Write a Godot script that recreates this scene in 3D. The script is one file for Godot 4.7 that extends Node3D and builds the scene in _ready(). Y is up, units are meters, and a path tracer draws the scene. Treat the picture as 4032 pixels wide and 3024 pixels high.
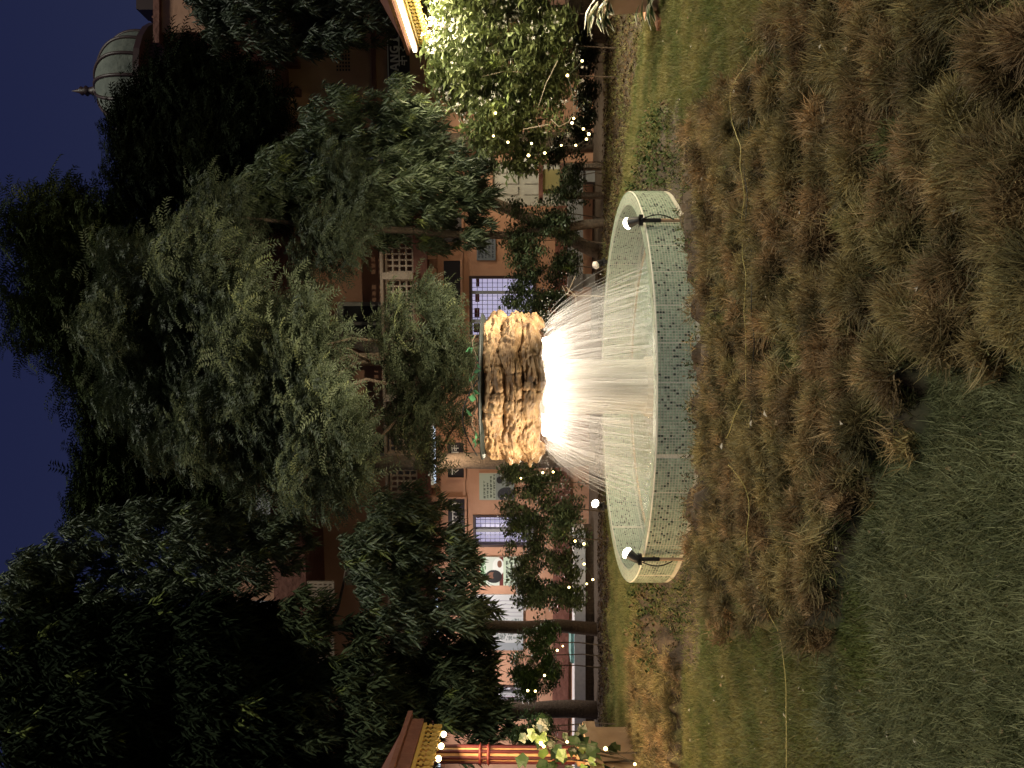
extends Node3D

# ---------------------------------------------------------------- helpers
const FOC := 2914.0          # focal length in photograph pixels
const HOR := 2051.0          # horizon column of the photograph (the photo lies on its side)
const EYE := 1.5
const FZ := -16.0            # facade distance
const FT := 0.13             # facade turn (radians)
const BC := Vector3(-0.03, 0, -8.35)   # centre of the basin
var rng := RandomNumberGenerator.new()
var names := {}
var nz := FastNoiseLite.new()
var M := {}

class MB:
	var v := PackedVector3Array()
	var c := PackedColorArray()
	var uv := PackedVector2Array()
	var ix := PackedInt32Array()
	var col := Color.WHITE
	func p(a: Vector3, t := Vector2.ZERO) -> int:
		v.append(a); c.append(col); uv.append(t)
		return v.size() - 1
	func tri(a: int, b: int, d: int) -> void:
		ix.append(a); ix.append(b); ix.append(d)
	func quad(a: Vector3, b: Vector3, d: Vector3, e: Vector3) -> void:   # clockwise seen from the front
		var i := p(a, Vector2(0, 1)); p(b, Vector2(0, 0)); p(d, Vector2(1, 0)); p(e, Vector2(1, 1))
		tri(i, i + 1, i + 2); tri(i, i + 2, i + 3)
	func box(ce: Vector3, s: Vector3, b := Basis()) -> void:
		var h := s * 0.5
		var x := b.x * h.x; var y := b.y * h.y; var z := b.z * h.z
		quad(ce - x - y + z, ce - x + y + z, ce + x + y + z, ce + x - y + z)
		quad(ce + x - y - z, ce + x + y - z, ce - x + y - z, ce - x - y - z)
		quad(ce + x - y + z, ce + x + y + z, ce + x + y - z, ce + x - y - z)
		quad(ce - x - y - z, ce - x + y - z, ce - x + y + z, ce - x - y + z)
		quad(ce - x + y + z, ce - x + y - z, ce + x + y - z, ce + x + y + z)
		quad(ce - x - y - z, ce - x - y + z, ce + x - y + z, ce + x - y - z)
	func box2(a: Vector3, b: Vector3) -> void:
		box((a + b) * 0.5, (b - a).abs())
	func tube(pts: Array, rad: Array, n := 6, cap := true) -> void:
		var first := v.size()
		var up := Vector3.UP
		for i in pts.size():
			var d: Vector3 = (pts[mini(i + 1, pts.size() - 1)] - pts[maxi(i - 1, 0)]).normalized()
			if absf(d.dot(up)) > 0.95: up = Vector3(1, 0, 0.2).normalized()
			var x := d.cross(up).normalized()
			var y := d.cross(x).normalized()
			up = -y
			for k in n:
				var a := TAU * k / n
				p(pts[i] + (x * cos(a) + y * sin(a)) * rad[mini(i, rad.size() - 1)], Vector2(float(k) / n, i))
		for i in pts.size() - 1:
			for k in n:
				var q := first + i * n; var k2 := (k + 1) % n
				tri(q + k, q + n + k2, q + k2); tri(q + k, q + n + k, q + n + k2)
		if cap:
			for e in [0, pts.size() - 1]:
				var m := p(pts[e])
				for k in n:
					var q: int = first + e * n
					if e == 0: tri(m, q + k, q + (k + 1) % n)
					else: tri(m, q + (k + 1) % n, q + k)
	func lathe(prof: Array, n: int, ce := Vector3.ZERO) -> void:     # profile of (radius, y), bottom to top for an outer face
		var first := v.size()
		for i in prof.size():
			for k in n:
				var a := TAU * k / n
				p(ce + Vector3(cos(a) * prof[i].x, prof[i].y, sin(a) * prof[i].x), Vector2(float(k) / n, float(i) / prof.size()))
		for i in prof.size() - 1:
			for k in n:
				var q := first + i * n; var k2 := (k + 1) % n
				tri(q + k, q + k2, q + n + k2); tri(q + k, q + n + k2, q + n + k)
	func leaf(at: Vector3, d: Vector3, side: Vector3, l: float, w: float, curl := 0.15) -> void:
		var nrm := side.cross(d).normalized()
		var i := p(at); p(at + d * l * 0.45 + side * w * 0.5 + nrm * l * curl * 0.6); p(at + d * l - nrm * l * curl * 0.4); p(at + d * l * 0.45 - side * w * 0.5 + nrm * l * curl * 0.6)
		p(at + d * l * 0.5 + nrm * l * curl * 0.3)
		tri(i, i + 1, i + 4); tri(i + 1, i + 2, i + 4); tri(i, i + 4, i + 3); tri(i + 3, i + 4, i + 2)
	func mesh(smooth := false) -> ArrayMesh:
		var n := PackedVector3Array()
		if smooth:
			n.resize(v.size())
			for i in range(0, ix.size(), 3):
				var a := v[ix[i]]; var b := v[ix[i + 1]]; var d := v[ix[i + 2]]
				var f := (a - d).cross(a - b)
				n[ix[i]] += f; n[ix[i + 1]] += f; n[ix[i + 2]] += f
			for i in n.size(): n[i] = n[i].normalized() if n[i].length() > 1e-12 else Vector3.UP
		else:
			var v2 := PackedVector3Array(); var c2 := PackedColorArray(); var u2 := PackedVector2Array()
			v2.resize(ix.size()); c2.resize(ix.size()); u2.resize(ix.size()); n.resize(ix.size())
			for i in range(0, ix.size(), 3):
				var a := v[ix[i]]; var b := v[ix[i + 1]]; var d := v[ix[i + 2]]
				var f := (a - d).cross(a - b).normalized()
				for k in 3:
					v2[i + k] = v[ix[i + k]]; c2[i + k] = c[ix[i + k]]; u2[i + k] = uv[ix[i + k]]; n[i + k] = f
			v = v2; c = c2; uv = u2
			ix = PackedInt32Array(range(v.size()))
		var arr := []
		arr.resize(Mesh.ARRAY_MAX)
		arr[Mesh.ARRAY_VERTEX] = v; arr[Mesh.ARRAY_NORMAL] = n; arr[Mesh.ARRAY_COLOR] = c; arr[Mesh.ARRAY_TEX_UV] = uv; arr[Mesh.ARRAY_INDEX] = ix
		var m := ArrayMesh.new()
		m.add_surface_from_arrays(Mesh.PRIMITIVE_TRIANGLES, arr)
		return m

func numbered(called: String) -> String:
	var k: int = names.get(called, 0)
	names[called] = k + 1
	return called if k == 0 else "%s_%03d" % [called, k]

func tag(o: Node, label: String, category: String, group := "") -> Node:
	o.set_meta("label", label); o.set_meta("category", category)
	if group: o.set_meta("group", group)
	return o

func thing(called: String, label: String, category: String, at := Vector3.ZERO, group := "", turn := 0.0) -> Node3D:
	var o := Node3D.new()
	o.name = numbered(called); o.position = at; o.rotation.y = turn
	add_child(o)
	tag(o, label, category, group)
	return o

func part(called: String, m: Mesh, mat: Material, parent: Node = self, at := Vector3.ZERO) -> MeshInstance3D:
	var o := MeshInstance3D.new()
	o.name = numbered(called) if parent == self else called
	o.mesh = m; o.material_override = mat; o.position = at
	o.cast_shadow = GeometryInstance3D.SHADOW_CASTING_SETTING_ON
	parent.add_child(o, true)
	return o

func struct(called: String, m: Mesh, mat: Material) -> MeshInstance3D:
	var o := part(called, m, mat)
	o.set_meta("kind", "structure")
	return o

func multi(called: String, m: Mesh, mat: Material, xf: Array, cols: Array, parent: Node = self) -> MultiMeshInstance3D:
	var mm := MultiMesh.new()
	mm.transform_format = MultiMesh.TRANSFORM_3D
	mm.use_colors = true
	mm.mesh = m
	mm.instance_count = xf.size()
	for i in xf.size():
		mm.set_instance_transform(i, xf[i])
		mm.set_instance_color(i, cols[i])
	var o := MultiMeshInstance3D.new()
	o.name = numbered(called) if parent == self else called
	o.multimesh = mm; o.material_override = mat
	parent.add_child(o, true)
	return o

func W(fx: float, fy: float, d: float) -> Vector3:      # a point seen at that place of the photograph, d metres away
	return Vector3((1512.0 - fy) / FOC * d, EYE + (HOR - fx) / FOC * d, -d)

func G(fx: float, fy: float) -> Vector2:                # a point of the ground: x, z
	var d := EYE * FOC / maxf(fx - HOR, 20.0)
	return Vector2((1512.0 - fy) / FOC * d, -d)

func F(fx: float, fy: float) -> Vector2:                # a point of the facade: along it, height
	var dx := (1512.0 - fy) / FOC
	var s := -FZ * dx / (cos(FT) + dx * sin(FT))
	return Vector2(s, EYE + (-FZ - s * sin(FT)) * (HOR - fx) / FOC)

func rv() -> Vector3:
	var a := rng.randf() * TAU
	var z := rng.randf_range(-1, 1)
	var r := sqrt(1 - z * z)
	return Vector3(cos(a) * r, z, sin(a) * r)

func lin(r: float, g: float, b: float) -> Color:
	return Color(r, g, b).linear_to_srgb()

func mat(c: Color, rough := 0.8, metal := 0.0) -> StandardMaterial3D:
	var m := StandardMaterial3D.new()
	m.albedo_color = c.linear_to_srgb(); m.roughness = rough; m.metallic = metal
	return m

func noise_tex(freq: float, a: Color, b: Color, kind := 3, size := 256, oct := 4, bump := 0.0, sd := 1) -> NoiseTexture2D:
	var f := FastNoiseLite.new()
	f.seed = sd; f.frequency = freq; f.noise_type = kind as FastNoiseLite.NoiseType; f.fractal_octaves = oct
	var t := NoiseTexture2D.new()
	t.width = size; t.height = size; t.seamless = true; t.noise = f; t.generate_mipmaps = false
	if bump > 0: t.as_normal_map = true; t.bump_strength = bump
	else:
		var g := Gradient.new()
		g.set_color(0, a.linear_to_srgb()); g.set_color(1, b.linear_to_srgb())
		t.color_ramp = g
	return t

func surf(a: Color, b: Color, scale: float, rough := 0.9, freq := 0.02, bump := 2.0, sd := 1) -> StandardMaterial3D:   # noisy surface, world triplanar
	var m := StandardMaterial3D.new()
	m.roughness = rough
	m.albedo_texture = noise_tex(freq, a, b, 3, 256, 5, 0, sd)
	m.normal_enabled = true
	m.normal_texture = noise_tex(freq * 2.5, a, b, 3, 256, 4, bump, sd + 7)
	m.uv1_triplanar = true; m.uv1_world_triplanar = true
	m.uv1_scale = Vector3.ONE * scale
	return m

func glow(c: Color, e: float) -> StandardMaterial3D:
	var m := StandardMaterial3D.new()
	m.albedo_color = Color(0.9, 0.9, 0.9); m.emission_enabled = true; m.emission = c; m.emission_energy_multiplier = e
	return m

func leafy(rough := 0.5, back := 0.5) -> StandardMaterial3D:
	var m := StandardMaterial3D.new()
	m.vertex_color_use_as_albedo = true; m.roughness = rough; m.metallic_specular = 0.45
	m.cull_mode = BaseMaterial3D.CULL_DISABLED
	m.backlight_enabled = true; m.backlight = Color(back, back, back)
	return m

func vcol(rough := 0.7) -> StandardMaterial3D:
	var m := StandardMaterial3D.new()
	m.vertex_color_use_as_albedo = true; m.roughness = rough
	return m

# ---------------------------------------------------------------- scene
func _ready() -> void:
	rng.seed = 20240611
	nz.seed = 5; nz.frequency = 1.0; nz.fractal_octaves = 4
	view_and_light()
	materials()
	ground()
	building()
	trees()
	kiosks()
	basin()
	fountain()
	hedges()
	grass()
	details()

func view_and_light() -> void:
	var cam := Camera3D.new()
	cam.name = "camera"
	add_child(cam)
	cam.fov = 2 * rad_to_deg(atan(1512.0 / FOC))
	cam.near = 0.05; cam.far = 600
	var pitch := atan((HOR - 2016.0) / FOC)
	var fwd := Vector3(0, sin(pitch), -cos(pitch))
	var up := Vector3(0, cos(pitch), sin(pitch))
	cam.transform = Transform3D(Basis(-up, Vector3(1, 0, 0), -fwd), Vector3(0, EYE, 0))   # the phone was held on its side
	cam.current = true
	var e := Environment.new()
	e.background_mode = Environment.BG_SKY
	var sm := ProceduralSkyMaterial.new()
	sm.sky_top_color = Color(0.092, 0.11, 0.24)
	sm.sky_horizon_color = Color(0.235, 0.26, 0.34)
	sm.sky_curve = 0.22
	sm.ground_bottom_color = Color(0.03, 0.03, 0.035); sm.ground_horizon_color = Color(0.12, 0.13, 0.17)
	e.sky = Sky.new(); e.sky.sky_material = sm
	e.tonemap_mode = Environment.TONE_MAPPER_LINEAR
	e.tonemap_exposure = 1.0
	e.sdfgi_enabled = true; e.ssao_enabled = true; e.ssil_enabled = true
	e.volumetric_fog_enabled = true; e.volumetric_fog_density = 0.0
	var we := WorldEnvironment.new()
	we.environment = e; we.name = "world"
	add_child(we)
	var sun := DirectionalLight3D.new()       # the last of the dusk, from behind the camera
	sun.name = "dusk"
	sun.light_color = Color(1.0, 0.985, 0.91); sun.light_energy = 0.58; sun.light_angular_distance = 12; sun.shadow_enabled = true
	sun.rotation_degrees = Vector3(-62, 16, 0)
	sun.sky_mode = DirectionalLight3D.SKY_MODE_LIGHT_ONLY
	add_child(sun)

func materials() -> void:
	M.soil = surf(Color(0.45, 0.42, 0.4), Color(1.0, 1.0, 0.98), 1.3, 0.95, 0.03, 6, 11); M.soil.vertex_color_use_as_albedo = true
	M.plaster = surf(Color(0.40, 0.215, 0.135), Color(0.50, 0.285, 0.185), 0.35, 0.9, 0.02, 1.0, 21)
	M.pale_plaster = surf(Color(0.36, 0.35, 0.31), Color(0.50, 0.49, 0.44), 0.4, 0.9, 0.02, 1.0, 31)
	M.redstone = surf(Color(0.13, 0.05, 0.035), Color(0.21, 0.085, 0.06), 0.5, 0.85, 0.03, 2.0, 41)
	M.jali = surf(Color(0.36, 0.27, 0.2), Color(0.5, 0.39, 0.3), 0.7, 0.85, 0.03, 1.5, 51)
	M.bark = surf(Color(0.07, 0.05, 0.035), Color(0.18, 0.135, 0.095), 2.0, 0.95, 0.04, 8, 61)
	M.tan = surf(Color(0.42, 0.27, 0.16), Color(0.52, 0.35, 0.22), 0.8, 0.8, 0.02, 1.5, 71)
	M.domeplaster = surf(Color(0.08, 0.095, 0.08), Color(0.2, 0.215, 0.175), 0.6, 0.85, 0.03, 2.0, 81)
	M.dark = mat(Color(0.012, 0.012, 0.013), 0.5)
	M.darkwood = mat(Color(0.035, 0.014, 0.011), 0.5)
	M.black = mat(Color(0.015, 0.012, 0.016), 0.35)
	M.white = mat(Color(0.75, 0.74, 0.7), 0.6)
	M.red = surf(Color(0.13, 0.022, 0.022), Color(0.23, 0.045, 0.038), 1.2, 0.6, 0.03, 1.5, 151)
	M.orange = surf(Color(0.46, 0.26, 0.12), Color(0.6, 0.38, 0.2), 1.0, 0.6, 0.03, 1.5, 161)
	M.maroon = mat(Color(0.085, 0.011, 0.016), 0.5)
	M.gold = mat(Color(0.62, 0.42, 0.12), 0.35, 0.25)
	M.grey = mat(Color(0.3, 0.31, 0.33), 0.7)
	M.marble = surf(Color(0.66, 0.68, 0.72), Color(0.85, 0.86, 0.88), 1.5, 0.3, 0.03, 0.6, 91)
	M.leaf = leafy(); M.dull = leafy(0.85, 0.3); M.dull.metallic_specular = 0.15; M.gloss = leafy(0.32, 0.4); M.blade = leafy(0.65, 0.5); M.petal = leafy(0.6, 0.6)
	M.vc = vcol(); M.tile = vcol(0.3)
	M.bulb = glow(Color(1.0, 0.86, 0.52), 14)
	M.tube = glow(Color(0.82, 0.9, 1.0), 1.2)

# ---------------------------------------------------------------- ground
var mat_poly := PackedVector2Array()
var mat_poly2 := PackedVector2Array()
var wob := FastNoiseLite.new()
var ridge := FastNoiseLite.new()

func mat_amount(x: float, z: float) -> float:
	var q := Vector2(x + wob.get_noise_2d(x * 3, z * 3) * 0.22, z + wob.get_noise_2d(x * 3 + 50, z * 3) * 0.22)
	if Geometry2D.is_point_in_polygon(q, mat_poly): return 1.0
	if Geometry2D.is_point_in_polygon(q, mat_poly2): return 0.8
	return 0.0

func ridged(x: float, z: float) -> float:       # 0..1, ridges that run mostly across the view
	var w := wob.get_noise_2d(x * 1.4, z * 1.4) * 0.5
	var a := ridge.get_noise_2d(x * 1.75 + w, z * 2.5 + w * 0.7 + x * 0.4)
	var c := wob.get_noise_2d(x * 9.0 + 20, z * 13.0)
	return clampf(0.5 + a * 0.9 + c * 0.5, 0.0, 1.0)

func height(x: float, z: float) -> float:
	var m := mat_amount(x, z)
	var h := wob.get_noise_2d(x * 2, z * 2) * 0.02
	if m > 0: h += m * (0.005 + 0.17 * smoothstep(0.28, 0.78, ridged(x, z)))
	var r := Vector2(x - BC.x, z - BC.z).length()
	if r < 2.6: h = lerpf(-0.02, h, smoothstep(2.1, 2.6, r))
	return h

func strip_edge(x: float, z: float) -> bool:      # the leaf strewn soil at the back and right
	if z < -12.3 + wob.get_noise_2d(x * 3, 3.0) * 0.8: return true
	return x > 2.2 and z < -8.8 - maxf(0, 4.5 - x) * 1.3 + wob.get_noise_2d(x * 4, z * 4) * 0.9

func ground_color(x: float, z: float) -> Color:
	if absf(x) > 10 or z < -18 or z > 2: return Color(0.08, 0.075, 0.045)
	var r := Vector2(x - BC.x, z - BC.z).length()
	if r < 2.9 + wob.get_noise_2d(x * 2, z * 2) * 0.5 or strip_edge(x, z): return Color(0.085, 0.06, 0.04)
	if mat_amount(x, z) > 0: return Color(0.07, 0.05, 0.028)
	return Color(0.1, 0.115, 0.035) if z < -3.4 else Color(0.05, 0.065, 0.024)

func ground() -> void:
	wob.seed = 3; wob.frequency = 0.5; wob.fractal_octaves = 3
	ridge.seed = 9; ridge.frequency = 1.5; ridge.fractal_octaves = 3
	for q in [[2995, 230], [2856, 386], [2753, 542], [2740, 800], [2775, 1200], [2790, 1600], [2770, 2000], [2790, 2250], [2900, 2440], [3130, 2420], [3190, 2540], [3300, 2560], [3427, 2150], [3555, 1750], [3700, 1458], [3990, 1367], [4400, 1200], [4400, -500], [3250, -300], [3120, 60]]:
		mat_poly.append(G(q[0], q[1]))
	for q in [[2540, 2450], [2600, 2480], [2690, 2560], [2690, 3250], [2560, 3250], [2520, 2700]]:
		mat_poly2.append(G(q[0], q[1]))
	var xs := [-300.0, -80.0, -30.0, -14.0]
	for i in 226: xs.append(-9.0 + i * 0.08)
	xs.append_array([14.0, 30.0, 80.0, 300.0])
	var zs := [-500.0, -120.0, -50.0, -25.0]
	for i in 226: zs.append(-18.0 + i * 0.08)
	zs.append_array([4.0, 30.0, 100.0])
	var b := MB.new()
	for z in zs:
		for x in xs:
			b.col = ground_color(x, z)
			b.p(Vector3(x, height(x, z) if absf(x) < 10 and z > -19 and z < 1 else 0.0, z), Vector2(x, z))
	var n := xs.size()
	for j in zs.size() - 1:
		for i in n - 1:
			var q := j * n + i
			b.tri(q, q + 1, q + n + 1); b.tri(q, q + n + 1, q + n)
	struct("ground", b.mesh(true), M.soil)

# ---------------------------------------------------------------- building
func slab(b: MB, s0: float, s1: float, y0: float, y1: float, z0: float, z1: float) -> void:
	b.box2(Vector3(s0, y0, z0), Vector3(s1, y1, z1))

func wall_open(b: MB, s0: float, s1: float, y0: float, y1: float, z0: float, z1: float, holes: Array) -> void:   # holes: [s0, s1, y0, y1]
	var at := s0
	for h in holes:
		if h[0] > at: slab(b, at, h[0], y0, y1, z0, z1)
		if h[2] > y0: slab(b, h[0], h[1], y0, h[2], z0, z1)
		if h[3] < y1: slab(b, h[0], h[1], h[3], y1, z0, z1)
		at = h[1]
	if at < s1: slab(b, at, s1, y0, y1, z0, z1)

func lattice(b: MB, s0: float, s1: float, y0: float, y1: float, z: float, nx: int, ny: int, bar: float, th: float) -> void:
	for i in nx + 1:
		var s := lerpf(s0 + bar * 0.5, s1 - bar * 0.5, float(i) / nx)
		b.box(Vector3(s, (y0 + y1) / 2, z), Vector3(bar, y1 - y0, th))
	for j in ny + 1:
		var y := lerpf(y0 + bar * 0.5, y1 - bar * 0.5, float(j) / ny)
		b.box(Vector3((s0 + s1) / 2, y, z), Vector3(s1 - s0 - 0.004, bar * 1.02, th - 0.006))

func building() -> void:
	var o := thing("sandstone_building", "large pink plastered building with balconies behind the trees", "building", Vector3(0, 0, FZ), "", -FT)
	# ground floor wall with window openings
	var wins := []
	for w in [[1849, 2110, 1330, 1086], [1863, 2110, 2153, 2028], [1945, 2110, 2772, 2697]]:
		var a := F(w[0], w[2]); var c := F(w[0], w[3]); var d := F(w[1], w[3])
		wins.append([a.x, c.x, d.y, a.y])
	wins.sort_custom(func(p, q): return p[0] < q[0])
	var door := [F(1940, 812).x, F(1940, 640).x, 0.3, F(1940, 812).y]
	var holes := wins.duplicate()
	holes.append(door)
	var b := MB.new()
	wall_open(b, -13, 12, 0.0, 3.44, -0.3, 0.0, holes)
	part("ground_floor_wall", b.mesh(), M.plaster, o)
	# moulding and plinth
	b = MB.new()
	slab(b, -13, door[0], 0.42, 0.78, 0.0, 0.04)
	part("plinth", b.mesh(), M.redstone, o)
	b = MB.new()
	var wy: float = F(1840, 1500).y
	slab(b, -13, 12, wy + 0.06, wy + 0.12, 0.0, 0.05)
	slab(b, -13, 12, wy + 0.68, wy + 0.73, 0.0, 0.05)
	part("moulding", b.mesh(), M.plaster, o)
	# the windows: frame, mullions, grille, lit curtain behind
	var bays := [[], [0.27, 0.74], [0.55]]
	for i in 3:
		var w = wins[i]
		var k := 0 if i == 0 else (1 if i == 1 else 2)
		b = MB.new()
		var fr := 0.05
		slab(b, w[0], w[0] + fr, w[2], w[3], -0.2, 0.02); slab(b, w[1] - fr, w[1], w[2], w[3], -0.2, 0.02)
		slab(b, w[0] + fr, w[1] - fr, w[3] - fr, w[3], -0.2, 0.02); slab(b, w[0] + fr, w[1] - fr, w[2], w[2] + fr, -0.2, 0.02)
		var win := part("window", b.mesh(), M.darkwood, o)
		var split: Array = [[0.5], [0.5], [0.27, 0.735]][i]
		b = MB.new()
		for t in split:
			var s := lerpf(w[0], w[1], t)
			slab(b, s - 0.035, s + 0.035, w[2] + fr, w[3] - fr, -0.16, -0.02)
		part("mullion", b.mesh(), M.grey, win)
		b = MB.new()
		lattice(b, w[0] + fr, w[1] - fr, w[2] + fr, w[3] - fr, -0.12, int((w[1] - w[0]) / 0.095), int((w[3] - w[2]) / 0.115), 0.012, 0.012)
		part("grille", b.mesh(), M.grey, win)
		b = MB.new()
		slab(b, w[0] - 0.05, w[1] + 0.05, w[2] - 0.05, w[3] + 0.05, -0.36, -0.32)
		var g := part("window_curtain", b.mesh(), glow(Color(0.8, 0.78, 0.95) if i > 0 else Color(0.9, 0.87, 0.93), 0.62), win)
		g.set_meta("label", "pale blue lit curtain")
		b = MB.new()
		if i == 2:
			for t in 4: paper(win, w[0] + 0.1 + t * 0.33, w[0] + 0.3 + t * 0.33, w[3] - 0.2, w[3] - 0.07 - 0.02 * t, -0.3, -0.285)
		elif i == 1:
			paper(win, w[1] - 0.16, w[1] - 0.08, w[3] - 0.13, w[3] - 0.07, -0.3, -0.285)
		else:
			for t in 8: paper(win, w[0] + 0.06 + (t % 4) * 0.082, w[0] + 0.13 + (t % 4) * 0.082, w[3] - 0.42 - (t / 4) * 0.07, w[3] - 0.36 - (t / 4) * 0.07, -0.3, -0.285)
		pass
	# panelled double door on the right
	b = MB.new()
	slab(b, door[0], door[1], door[2], door[3], -0.16, -0.1)
	var dr := part("panelled_door", b.mesh(), M.pale_plaster, o)
	for i in 4:
		for j in 3:
			b = MB.new()
			var s0 := lerpf(door[0], door[1], (i + 0.12) / 4.0); var s1 := lerpf(door[0], door[1], (i + 0.88) / 4.0)
			var y0 := lerpf(door[2], door[3], (j + 0.1) / 3.0); var y1 := lerpf(door[2], door[3], (j + 0.9) / 3.0)
			slab(b, s0, s1, y0, y1, -0.1, -0.07)
			part("door_panel", b.mesh(), M.pale_plaster, dr)
	# balcony slab with brackets
	b = MB.new()
	slab(b, -13, 4.8, 3.44, 3.72, -1.2, 0.42)
	part("balcony_slab", b.mesh(), M.redstone, o)
	for i in 58:
		b = MB.new()
		var s := -12.9 + i * 0.305
		slab(b, s, s + 0.12, 3.26, 3.437, 0.0, 0.3)
		part("bracket", b.mesh(), M.plaster, o)
	# jali balustrade: panels between posts
	for i in 14:
		var s := -13.0 + i * 1.27
		b = MB.new()
		slab(b, s, s + 0.14, 3.72, 4.36, 0.22, 0.5)
		part("baluster_post", b.mesh(), M.jali, o)
		b = MB.new()
		lattice(b, s + 0.14, s + 1.27, 3.73, 4.32, 0.3, 9, 4, 0.035, 0.06)
		part("jali_panel", b.mesh(), M.jali, o)
	b = MB.new()
	slab(b, -13, 4.8, 4.362, 4.42, 0.2, 0.4)
	part("handrail", b.mesh(), M.jali, o)
	# first floor wall set back, with doors and pale panels
	var up_holes := []
	for s in [-10.6, -7.9, -5.1, -2.35, 0.75, 3.2]: up_holes.append([s, s + 1.0, 3.75, 5.75])
	b = MB.new()
	wall_open(b, -13, 4.8, 3.72, 6.22, -1.4, -1.15, up_holes)
	part("first_floor_wall", b.mesh(), M.plaster, o)
	for h in up_holes:
		b = MB.new()
		slab(b, h[0], h[1], h[2], h[3], -1.34, -1.28)
		var d := part("balcony_door", b.mesh(), M.pale_plaster if int(h[0] * 10) % 2 else M.grey, o)
		b = MB.new()
		slab(b, h[0] + 0.1, h[0] + 0.46, 4.7, 5.6, -1.28, -1.26); slab(b, h[0] + 0.54, h[0] + 0.9, 4.7, 5.6, -1.28, -1.26)
		part("door_pane", b.mesh(), M.dark, d)
	b = MB.new()
	slab(b, -13, 4.8, 6.22, 6.94, -2.6, 0.36)
	part("upper_fascia", b.mesh(), M.redstone, o)
	b = MB.new()
	slab(b, -13, 4.8, 6.94, 9.2, -2.9, -1.3)
	part("second_floor_wall", b.mesh(), M.plaster, o)
	for i in 6:
		b = MB.new()
		slab(b, -12 + i * 2.7, -10.9 + i * 2.7, 7.0, 8.7, -1.3, -1.27)
		var d := part("shutter", b.mesh(), M.grey, o)
		b = MB.new()
		slab(b, -11.94 + i * 2.7, -11.5 + i * 2.7, 7.9, 8.6, -1.27, -1.25); slab(b, -11.4 + i * 2.7, -10.96 + i * 2.7, 7.9, 8.6, -1.27, -1.25)
		part("shutter_pane", b.mesh(), M.dark, d)
	# perforated parapet on the left, lit pink
	for q in [[2360, 2262], [2610, 2478]]:
		b = MB.new()
		var a := F(1335, q[0]); var c := F(1228, q[1])
		lattice(b, a.x, c.x, a.y, c.y, 0.42, 7, 5, 0.05, 0.05)
		part("pierced_screen", b.mesh(), M.jali, o)
	# right wing, flush with the street side
	var r0: float = F(1300, 520).x
	b = MB.new()
	slab(b, r0, 12, 3.44, 6.2, -3.0, 0.25)
	slab(b, r0, 12, 6.96, 8.6, -3.0, -0.9)
	part("right_wing_wall", b.mesh(), M.plaster, o)
	b = MB.new()
	slab(b, r0 - 0.05, 12, 6.2, 6.4, -1.0, 0.5); slab(b, r0 - 0.05, 12, 4.42, 4.5, 0.25, 0.34)
	part("string_course", b.mesh(), M.redstone, o)
	for i in 12:
		b = MB.new()
		var s := r0 + 0.1 + i * 0.55
		slab(b, s, s + 0.14, 5.95, 6.198, 0.252, 0.46)
		part("cornice_bracket", b.mesh(), M.redstone, o)
	for q in [[258, 181], [440, 294], [590, 470], [150, 40]]:
		var a := F(1153, q[0]); var c := F(1058, q[1])
		b = MB.new()
		slab(b, a.x, c.x, a.y, a.y + 0.04, 0.38, 0.44); slab(b, a.x, c.x, c.y - 0.04, c.y, 0.38, 0.44)
		slab(b, a.x, a.x + 0.04, a.y + 0.04, c.y - 0.04, 0.38, 0.44); slab(b, c.x - 0.04, c.x, a.y + 0.04, c.y - 0.04, 0.38, 0.44)
		var nx := maxi(2, int((c.x - a.x) / 0.17))
		for i in nx:
			for j in 3:
				var ce := Vector3(lerpf(a.x + 0.04, c.x - 0.04, (i + 0.5) / nx), lerpf(a.y + 0.04, c.y - 0.04, (j + 0.5) / 3.0), 0.41)
				var ring := []
				for k in 9: ring.append(ce + Vector3(cos(TAU * k / 8) * 0.078, sin(TAU * k / 8) * 0.078, 0))
				b.tube(ring, [0.016], 4, false)
		part("carved_jali", b.mesh(), M.marble, o)
		b = MB.new()
		slab(b, a.x - 0.12, a.x - 0.02, 6.4, 7.0, 0.33, 0.47)
		part("jali_post", b.mesh(), M.redstone, o)
	# small pierced vent on the wing wall
	b = MB.new()
	var va := F(1390, 292); var vc := F(1330, 208)
	for i in 6:
		for j in 5:
			b = MB.new()
			slab(b, lerpf(va.x, vc.x, (i + 0.15) / 6.0), lerpf(va.x, vc.x, (i + 0.7) / 6.0), lerpf(va.y, vc.y, (j + 0.2) / 5.0), lerpf(va.y, vc.y, (j + 0.75) / 5.0), 0.251, 0.256)
			part("vent_hole", b.mesh(), M.dark, o)
	# ribbed dome on its drum, behind the right wing
	var dc := W(410, 350, 19.5)
	var dome := thing("ribbed_dome", "pale ribbed dome with a dark pointed finial against the sky", "dome", Vector3(dc.x, 0, dc.z))
	var R := 1.5
	b = MB.new()
	b.lathe([Vector2(1.35, 7.5), Vector2(1.35, 10.75), Vector2(1.62, 10.8), Vector2(1.62, 10.95), Vector2(1.42, 11.0)], 24)
	part("drum", b.mesh(), M.darkwood, dome)
	var prof := []
	for i in 13:
		var a := i / 12.0
		prof.append(Vector2(R * (0.93 + 0.1 * sin(a * PI * 0.8)) * pow(cos(a * PI / 2 * 0.965), 0.62), 11.0 + 1.62 * pow(a, 0.86) ))
	b = MB.new()
	b.lathe(prof, 64)
	part("shell", b.mesh(true), M.domeplaster, dome)
	for k in 16:
		var pts := []
		var a := TAU * (k + 0.3) / 16
		for q in prof: pts.append(Vector3(cos(a) * (q.x + 0.012), q.y, sin(a) * (q.x + 0.012)))
		b = MB.new()
		b.tube(pts, [0.05], 5, false)
		part("rib", b.mesh(true), M.darkwood, dome)
	b = MB.new()
	var ty: float = prof[12].y
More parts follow.
